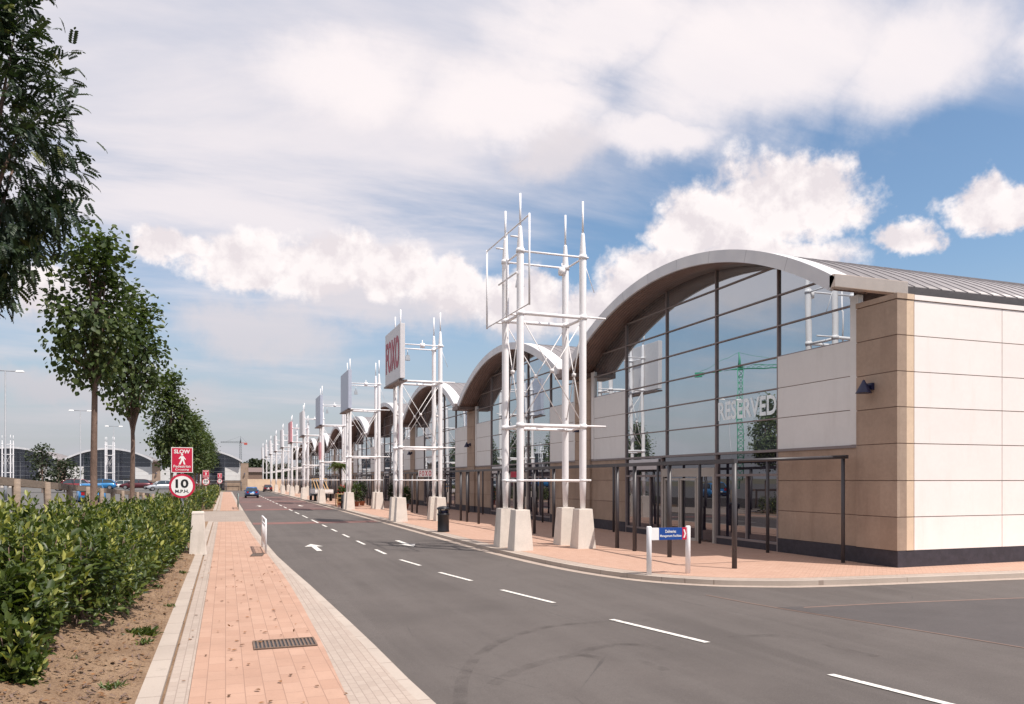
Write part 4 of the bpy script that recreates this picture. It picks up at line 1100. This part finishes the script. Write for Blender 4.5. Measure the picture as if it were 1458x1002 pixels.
for i in range(5): a.tube([(-.7+.3*i,1.3,2.3),(-.7+.33*i,-2.6,1.0)],.05,6)
a.tube([(-.8,1.35,.92),(-.8,1.35,2.4)],.04,6); a.tube([(.8,1.35,.92),(.8,1.35,2.4)],.04,6); a.tube([(-.8,1.35,2.4),(.8,1.35,2.4)],.04,6)
for i in range(4): a.box(-.85+.1*i,-3.0,.93+.08*i,.6,-.2,1.0+.08*i)
a.build('timber_load', M['wood'], t)

# ------------------------------------------------------------------ planting
def hedge(name, label, bushes, shoots, per, lsize, seed, inner):
    global rng; rng = np.random.default_rng(seed)
    root = thing(name, (0,0,0), label, 'hedge')
    Ps,Ds,Us,Ls,Ws,Ts = [],[],[],[],[],[]
    stem = MB(); zero = 0
    for (bx,by,bz,rx,ry,hz) in bushes:
        n = shoots
        th = rng.uniform(0,2*PI,n); u = rng.uniform(-.55,1,n); rr = np.sqrt(1-u*u)
        d = np.stack([rr*np.cos(th), rr*np.sin(th), u],1)
        rad = rng.uniform(.72,1.06,n)[:,None]
        tip = np.array([bx,by,bz+hz*.45])+d*np.array([rx,ry,hz*.55])*rad
        tip[:,2] = np.maximum(tip[:,2], bz+.12)
        axis = unit(d*.55+np.array([0,0,.85])+rand_dirs(n)*.25)
        young = rng.random(n) < np.clip((tip[:,2]-bz)/hz*.34,0,.34)
        vigor = rng.uniform(.7,1.2,n)
        s1 = unit(np.cross(axis, rand_dirs(n))); s2 = np.cross(axis, s1)
        for k in range(per):
            t = k/(per-1); an = k*2.4+rng.uniform(-.3,.3,n)
            side = s1*np.cos(an)[:,None]+s2*np.sin(an)[:,None]
            spread = 1.25-.95*t
            dd = unit(side*spread+axis*(.35+.8*t)+rand_dirs(n)*.22-np.array([0,0,.18*(1-t)]))
            L_ = lsize*vigor*(1.0-.35*t)*rng.uniform(.55,1.3,n)
            Ps.append(tip-axis*(lsize*2.3*vigor*(1-t))[:,None]); Ds.append(dd); Us.append(unit(axis+rand_dirs(n)*.3))
            Ls.append(L_); Ws.append(L_*rng.uniform(.19,.25,n))
            Ts.append(np.clip(rng.beta(1.5,2.6,n)*.66+t*.12+young*(.25+.35*t),0,1))
        m_ = inner
        q = rand_dirs(m_)*np.array([rx,ry,hz*.55])*(rng.uniform(.3,.85,m_)[:,None])+np.array([bx,by,bz+hz*.45]); q[:,2] = np.maximum(q[:,2],bz+.08)
        Ps.append(q); Ds.append(unit(rand_dirs(m_)+np.array([0,0,.1]))); Us.append(unit(UP+rand_dirs(m_)*.6)); L_ = lsize*rng.uniform(.8,1.3,m_); Ls.append(L_); Ws.append(L_*.25); Ts.append(rng.beta(2,4,m_)*.6)
        for _ in range(5):
            an = rng.uniform(0,2*PI); r_ = rng.uniform(.2,.75)
            stem.tube([(bx+rng.uniform(-.12,.12),by+rng.uniform(-.12,.12),bz-.05),(bx+rx*r_*.6*math.cos(an),by+ry*r_*.6*math.sin(an),bz+hz*.45),(bx+rx*r_*math.cos(an),by+ry*r_*math.sin(an),bz+hz*.8)],[.014,.009,.004],5)
    V,F,T = leaf_arrays(np.concatenate(Ps),np.concatenate(Ds),np.concatenate(Us),np.concatenate(Ls),np.concatenate(Ws),np.concatenate(Ts),.3,.16)
    leaf_object('foliage', V, F, T, M['laurel'], root)
    stem.build('stem', M['bark'], root, recalc=False)
    return root
def bz(x, y):
    t = max(0,min(1,(-x-.86)/3.4)); return .13+(max(.1,1.15-(y-18)*.026)-.13)*t**1.3*.8
R = random.Random(5); bushes = []
y = 10.9
while y < 27.2:
    for row, (x0, hh) in enumerate(((-2.15,1.35),(-3.15,1.3))):
        x = x0+.13+R.uniform(-.12,.12)+(.034*(y-12) if row == 0 else .02*(y-12))-(.5 if y < 12.2 and row == 0 else 0)
        bushes.append((x, y+R.uniform(-.2,.2), bz(x,y), R.uniform(.62,.78), R.uniform(.65,.8), hh+R.uniform(-.12,.28)))
    y += .95
bushes += [(-2.12,9.75,.3,.42,.42,1.3),(-2.02,9.25,.25,.28,.32,.75),(-2.3,10.6,.35,.55,.55,1.35),(-2.5,9.7,.4,.5,.5,1.1),(-1.62,25.6,.3,.55,.6,1.68),(-1.75,24.2,.32,.6,.6,1.7),(-1.8,22.6,.34,.6,.6,1.62)]
hedge('laurel_hedge','glossy green laurel hedge filling the bed beside the near footpath', bushes, 104, 9, .158, 3, 150)
bushes = []; y = 28.3
while y < 45:
    for x0, hh in ((-1.75,1.15),(-2.9,1.3)):
        bushes.append((x0+R.uniform(-.1,.1), y, bz(x0,y), .72, .85, hh+R.uniform(-.15,.2)))
    y += 1.35
hedge('laurel_hedge','shorter stretch of laurel hedge running on beyond the concrete post', bushes, 55, 7, .17, 4, 110)
bushes = []; y = 64
while y < 155:
    bushes.append((-1.7+R.uniform(-.1,.1), y, .15, .85, 1.7, 1.35+R.uniform(-.1,.2))); bushes.append((-3.3, y, .15, 1.0, 1.7, 1.5)); y += 2.6
hedge('laurel_hedge','far laurel hedge beyond the crossing slab leading to the far block', bushes, 26, 6, .32, 5, 50)
hedge('young_laurel','young yellow green laurel with a thin bare stem in the near left corner', [(-2.22,10.25,.42,.34,.40,1.55),(-2.42,9.9,.3,.3,.3,.8)], 60, 10, .13, 6, 40)['category'] = 'shrub'
# weeds, dead leaves, clods
def tuft(loc, label, n, s, m=None):
    global rng; rng = np.random.default_rng(int(abs(loc[0]*100)+loc[1]*10))
    P_ = np.stack([rng.normal(0,s*.5,n),rng.normal(0,s*.5,n),np.zeros(n)],1); D_ = unit(rand_dirs(n)*.8+np.array([0,0,.7]))
    L_ = s*rng.uniform(.4,.9,n); V,F,T = leaf_arrays(P_,D_,unit(UP+rand_dirs(n)*.5),L_,L_*.16,rng.uniform(.1,.6,n),.2,.3)
    o = leaf_object('weed', V, F, T, M['laurel'], None, loc); tag(o,label,'weed','small weeds on the bare soil'); return o
tuft((-1.13,12.5,.16),'largest weed tuft on the soil, close to the path kerb',240,.17)
tuft((-1.05,11.9,.16),'little weed just in front of the largest tuft',70,.10)
tuft((-1.75,10.6,.22),'sparse weed on the soil under the hedge foot',60,.12)
for i_, (x_, y_, n_, s_, lb_) in enumerate(((-.93,15.2,50,.08,'tiny weed against the path kerb beyond the largest tuft'),(-1.3,17.6,60,.09,'little weed halfway along the soil strip'),(-1.15,9.3,60,.1,'weed nearest the camera on the bare soil'),(-.95,20.5,60,.09,'farthest small weed beside the kerb'))):
    tuft((x_,y_,bz(x_,y_)+.02), lb_, n_, s_)
def clods():
    global rng; rng = np.random.default_rng(11); a = MB()
    for i in range(5200):
        y = 6.5+22*rng.random()**1.7; x = -.9-1.9*rng.random()**1.1; s = .006+.034*rng.random()**3.2; z = bz(x,y)+.008
        q = [(x+s*rng.uniform(.6,1.4)*math.cos(k*PI/2+.4),y+s*rng.uniform(.6,1.4)*math.sin(k*PI/2+.4),z+rng.uniform(-.3,.3)*s) for k in range(4)]
        a.raw(q+[(x,y,z+s*.9)],[(0,1,4),(1,2,4),(2,3,4),(3,0,4)])
    o = a.build('soil_clods', M['soil'], recalc=False); tag(o,'crumbly clods and bark chips lying on the bare bed','soil',None,'stuff')
    a = MB()
    for i in range(1500):
        y = 6.5+20*rng.random()**1.7; x = -.92-1.8*rng.random(); an = rng.uniform(0,PI); l_ = rng.uniform(.012,.045); w_ = l_*.3; z = bz(x,y)+.03
        dx, dy = math.cos(an), math.sin(an); tz = rng.uniform(-.3,.3)*l_
        a.face([(x-dx*l_-dy*w_,y-dy*l_+dx*w_,z-tz),(x-dx*l_+dy*w_,y-dy*l_-dx*w_,z-tz),(x+dx*l_+dy*w_,y+dy*l_-dx*w_,z+tz+.01),(x+dx*l_-dy*w_,y+dy*l_+dx*w_,z+tz+.01)])
    o = a.build('bark_chips', M['bark'], recalc=False); tag(o,'dark bark chips strewn over the bare planting bed','mulch',None,'stuff')
    n = 700; P_ = np.stack([-.9-1.6*rng.random(n), 7+17*rng.random(n)**1.5, np.zeros(n)],1)
    P_[:150,0] = -.9+2.2*rng.random(150)
    P_[:,2] = [ (bz(x,y)+.03 if x < -.87 else .118) for x,y,_ in P_]
    D_ = unit(rand_dirs(n)*np.array([1,1,.12])); L_ = .04+.05*rng.random(n)
    V,F,T = leaf_arrays(P_,D_,np.tile(UP,(n,1)),L_,L_*.28,rng.random(n),.3,.05)
    M['dead'] = leaf_mat('dead leaf',[(.10,.05,.025),(.20,.10,.045),(.34,.15,.05)],.8,.1)
    o = leaf_object('fallen_leaves', V, F, T, M['dead']); tag(o,'dry brown leaves scattered over the bed and the footpath','leaves',None,'stuff')
clods()

# trees
TG = 'young trees along the hedge'
make_tree('rowan_tree',(-3.5,13.6,.7),'large dark rowan cut off by the left edge with feathery leaflets','tree',TG,3.3,3.4,10.6,1.2,.98,.10,150,30,.215,M['ash'],21,fronds=True,pw=1.5)
make_tree('maple_tree',(-3.2,23.0,.5),'tallest slim maple with a round crown, in front of the second maple','tree',TG,4.4,4.35,8.5,.95,.8,.082,84,42,.145,M['maple'],32)
make_tree('maple_tree',(-3.2,32.0,.4),'second slim maple with a forked trunk behind the tallest maple','tree',TG,3.4,4.2,9.25,1.02,.75,.085,88,40,.16,M['maple'],43)
t4 = make_tree('maple_tree',(-2.72,46,.2),'third maple of the row, low crown just behind the second maple','tree',TG,2.5,2.9,8.1,.92,.75,.09,110,42,.16,M['maple'],54)
for i, (y, s, rz) in enumerate(((64.5,1.0,1.1),(74,1.05,2.3),(84,1.15,3.9),(96,1.15,5.0),(109,1.15,.6),(124,1.2,2.9))):
    c = copy_tree(t4); c.location = (-2.85,y,.15); c.scale = (s*1.2,s*1.2,s*(.95 if i%2 else .92)); c.rotation_euler = (0,0,rz)
    c['label'] = ['fourth maple from the camera, in the receding row','fifth maple from the camera, in the receding row','sixth maple from the camera, above the red SLOW plate','seventh maple from the camera, right of the SLOW plate','eighth maple from the camera, nearly at the row end','last small maple at the far end of the row'][i]
s1 = make_tree('sapling',(-20.8,108.7,.8),'thin sapling with a spiky top in front of the far block, left of its neighbour','tree','saplings in the car park',1.2,1.2,6.2,1.5,.55,.06,55,14,.3,M['farleaf'],65)
c = copy_tree(s1); c.location = (-18.9,111.4,.8); c.scale = (1.15,1.15,.72); c.rotation_euler = (0,0,2); c['label'] = 'squat bushy sapling right of the spiky topped one'
ft = make_tree('woodland_tree',(4,318,0),'dark rounded woodland tree behind the brown shed, left of its neighbours','tree','woodland trees behind the boundary wall',2,1,9,6.5,.8,.3,150,22,.9,M['farleaf'],76)
for loc, s, lb in (((12,330,0),1.15,'taller woodland tree beside the brown shed'),((21,322,0),.95,'woodland tree partly behind the farthest white tower'),((33,330,0),1.1,'woodland tree deep behind the row of towers')):
    c = copy_tree(ft); c.location = loc; c.scale = (s,s,s); c.rotation_euler = (0,0,loc[0]); c['label'] = lb
# palm and potted plants before the third unit
def make_palm(loc):
    global rng; rng = np.random.default_rng(9)
    t = thing('potted_palm', loc, 'potted palm with a green fan crown on a dark slender trunk','palm')
    a = MB(); a.lathe([(.2,0),(.3,.5),(.32,.52),(.28,.52)],16); a.build('pot', M['pot'], t)
    a = MB(); a.tube([(0,0,.5),(.04,0,2.0),(0,.02,3.6)],[.11,.09,.09],10); a.build('trunk', M['bark'], t)
    Ps,Ds,Us,Ls,Ws,Ts = [],[],[],[],[],[]
    for i in range(34):
        an = rng.uniform(0,2*PI); up = rng.uniform(-.3,1.1); d = unit(np.array([math.cos(an),math.sin(an),up])); ln_ = rng.uniform(.8,1.15)
        S = unit(np.cross(d,UP)); 
        for k in range(14):
            tt = .2+.8*k/13; p_ = np.array([0,.02,3.65])+d*ln_*tt-UP*.5*tt*tt*ln_
            for s in (-1,1):
                Ps.append(p_); Ds.append(unit(d*.6+S*s*.8-UP*.3)); Us.append(UP); Ls.append(.42*(1.1-.6*tt)); Ws.append(.028); Ts.append(rng.random())
    V,F,T = leaf_arrays(np.array(Ps),np.array(Ds),np.array(Us),np.array(Ls),np.array(Ws),np.array(Ts),.2,.2)
    leaf_object('crown', V, F, T, M['palm'], t)
make_palm((9.75,72.2,.12))
def pot_shrub(loc, h, label, seed, m='maple', flower=False):
    global rng; rng = np.random.default_rng(seed)
    t = thing('potted_shrub', loc, label, 'potted plant', 'potted plants before the third unit')
    a = MB(); a.lathe([(.18,0),(.27,.38),(.29,.4),(.25,.4)],14); a.build('pot', M['pot'], t)
    n = 420; d = rand_dirs(n); P_ = d*np.array([.42,.42,h*.45])*rng.uniform(.3,1,n)[:,None]+np.array([0,0,.4+h*.45])
    L_ = .2*rng.uniform(.6,1.2,n); V,F,T = leaf_arrays(P_,unit(d+rand_dirs(n)*.6+UP*.2),unit(UP+rand_dirs(n)*.6),L_,L_*.3,rng.random(n)*.7,.2,.2)
    leaf_object('foliage', V, F, T, M[m], t)
    if flower:
        a = MB()
        for _ in range(16):
            p_ = rand_dirs(1)[0]*np.array([.4,.4,h*.45])+np.array([0,0,.4+h*.5]); a.lathe([(.01,-.06),(.07,0),(.01,.06)],8,tuple(p_))
        a.build('flowers', M['red_leaf'], t)
for loc, h, lb, sd, fl in (((9.7,66.2,.12),1.3,'potted shrub nearest the third tower blocks',1,False),((10.6,68.3,.12),1.9,'tall potted shrub between the tower and the palm',2,False),((11.4,70.2,.12),2.0,'tall dark potted shrub deepest under the canopy',3,False),
      ((9.6,70.0,.12),1.5,'potted shrub with red flowers beside the palm',4,True),((10.8,75.2,.12),1.7,'potted shrub just beyond the palm',5,False),((13.4,66.5,.12),1.8,'wide potted shrub by the shopfront of the third unit',6,False),((13.2,60.5,.12),1.5,'potted shrub standing by the canopy posts behind the third tower',7,False)):
    pot_shrub(loc,h,lb,sd,'farleaf' if sd in (3,6) else 'maple',fl)
t = thing('plant_stand',(9.25,68.6,.12),'slatted pine plant stand on the pavement near the palm','stand')
a = MB()
for x in (-.3,.3):
    for y in (-.5,.5): a.box(x-.03,y-.03,0,x+.03,y+.03,1.05)
a.build('leg', M['wood'], t) if False else None
for x in (-.3,.3):
    for y in (-.5,.5):
        b = MB(); b.box(x-.03,y-.03,0,x+.03,y+.03,1.05); b.build('leg', M['wood'], t)
a = MB(); 
for z in (.35,.7,1.05): a.box(-.34,-.55,z,.34,.55,z+.04)
a.build('shelf', M['wood'], t)
t = thing('sandwich_board',(8.98,63.6,.12),'dark folding board leaning open on the kerb before the third tower','board')
for s in (-1,1):
    a = MB(); a.raw([(-.3,s*.28,0),(.3,s*.28,0),(.3,s*.03,1.1),(-.3,s*.03,1.1),(-.3,s*.25,0),(.3,s*.25,0),(.3,0,1.1),(-.3,0,1.1)],[(0,1,2,3),(4,5,6,7),(0,1,5,4),(1,2,6,5),(2,3,7,6),(3,0,4,7)]); a.build('panel', M['sign_black'], t)

sc.cycles.max_bounces = 6; sc.cycles.transparent_max_bounces = 8
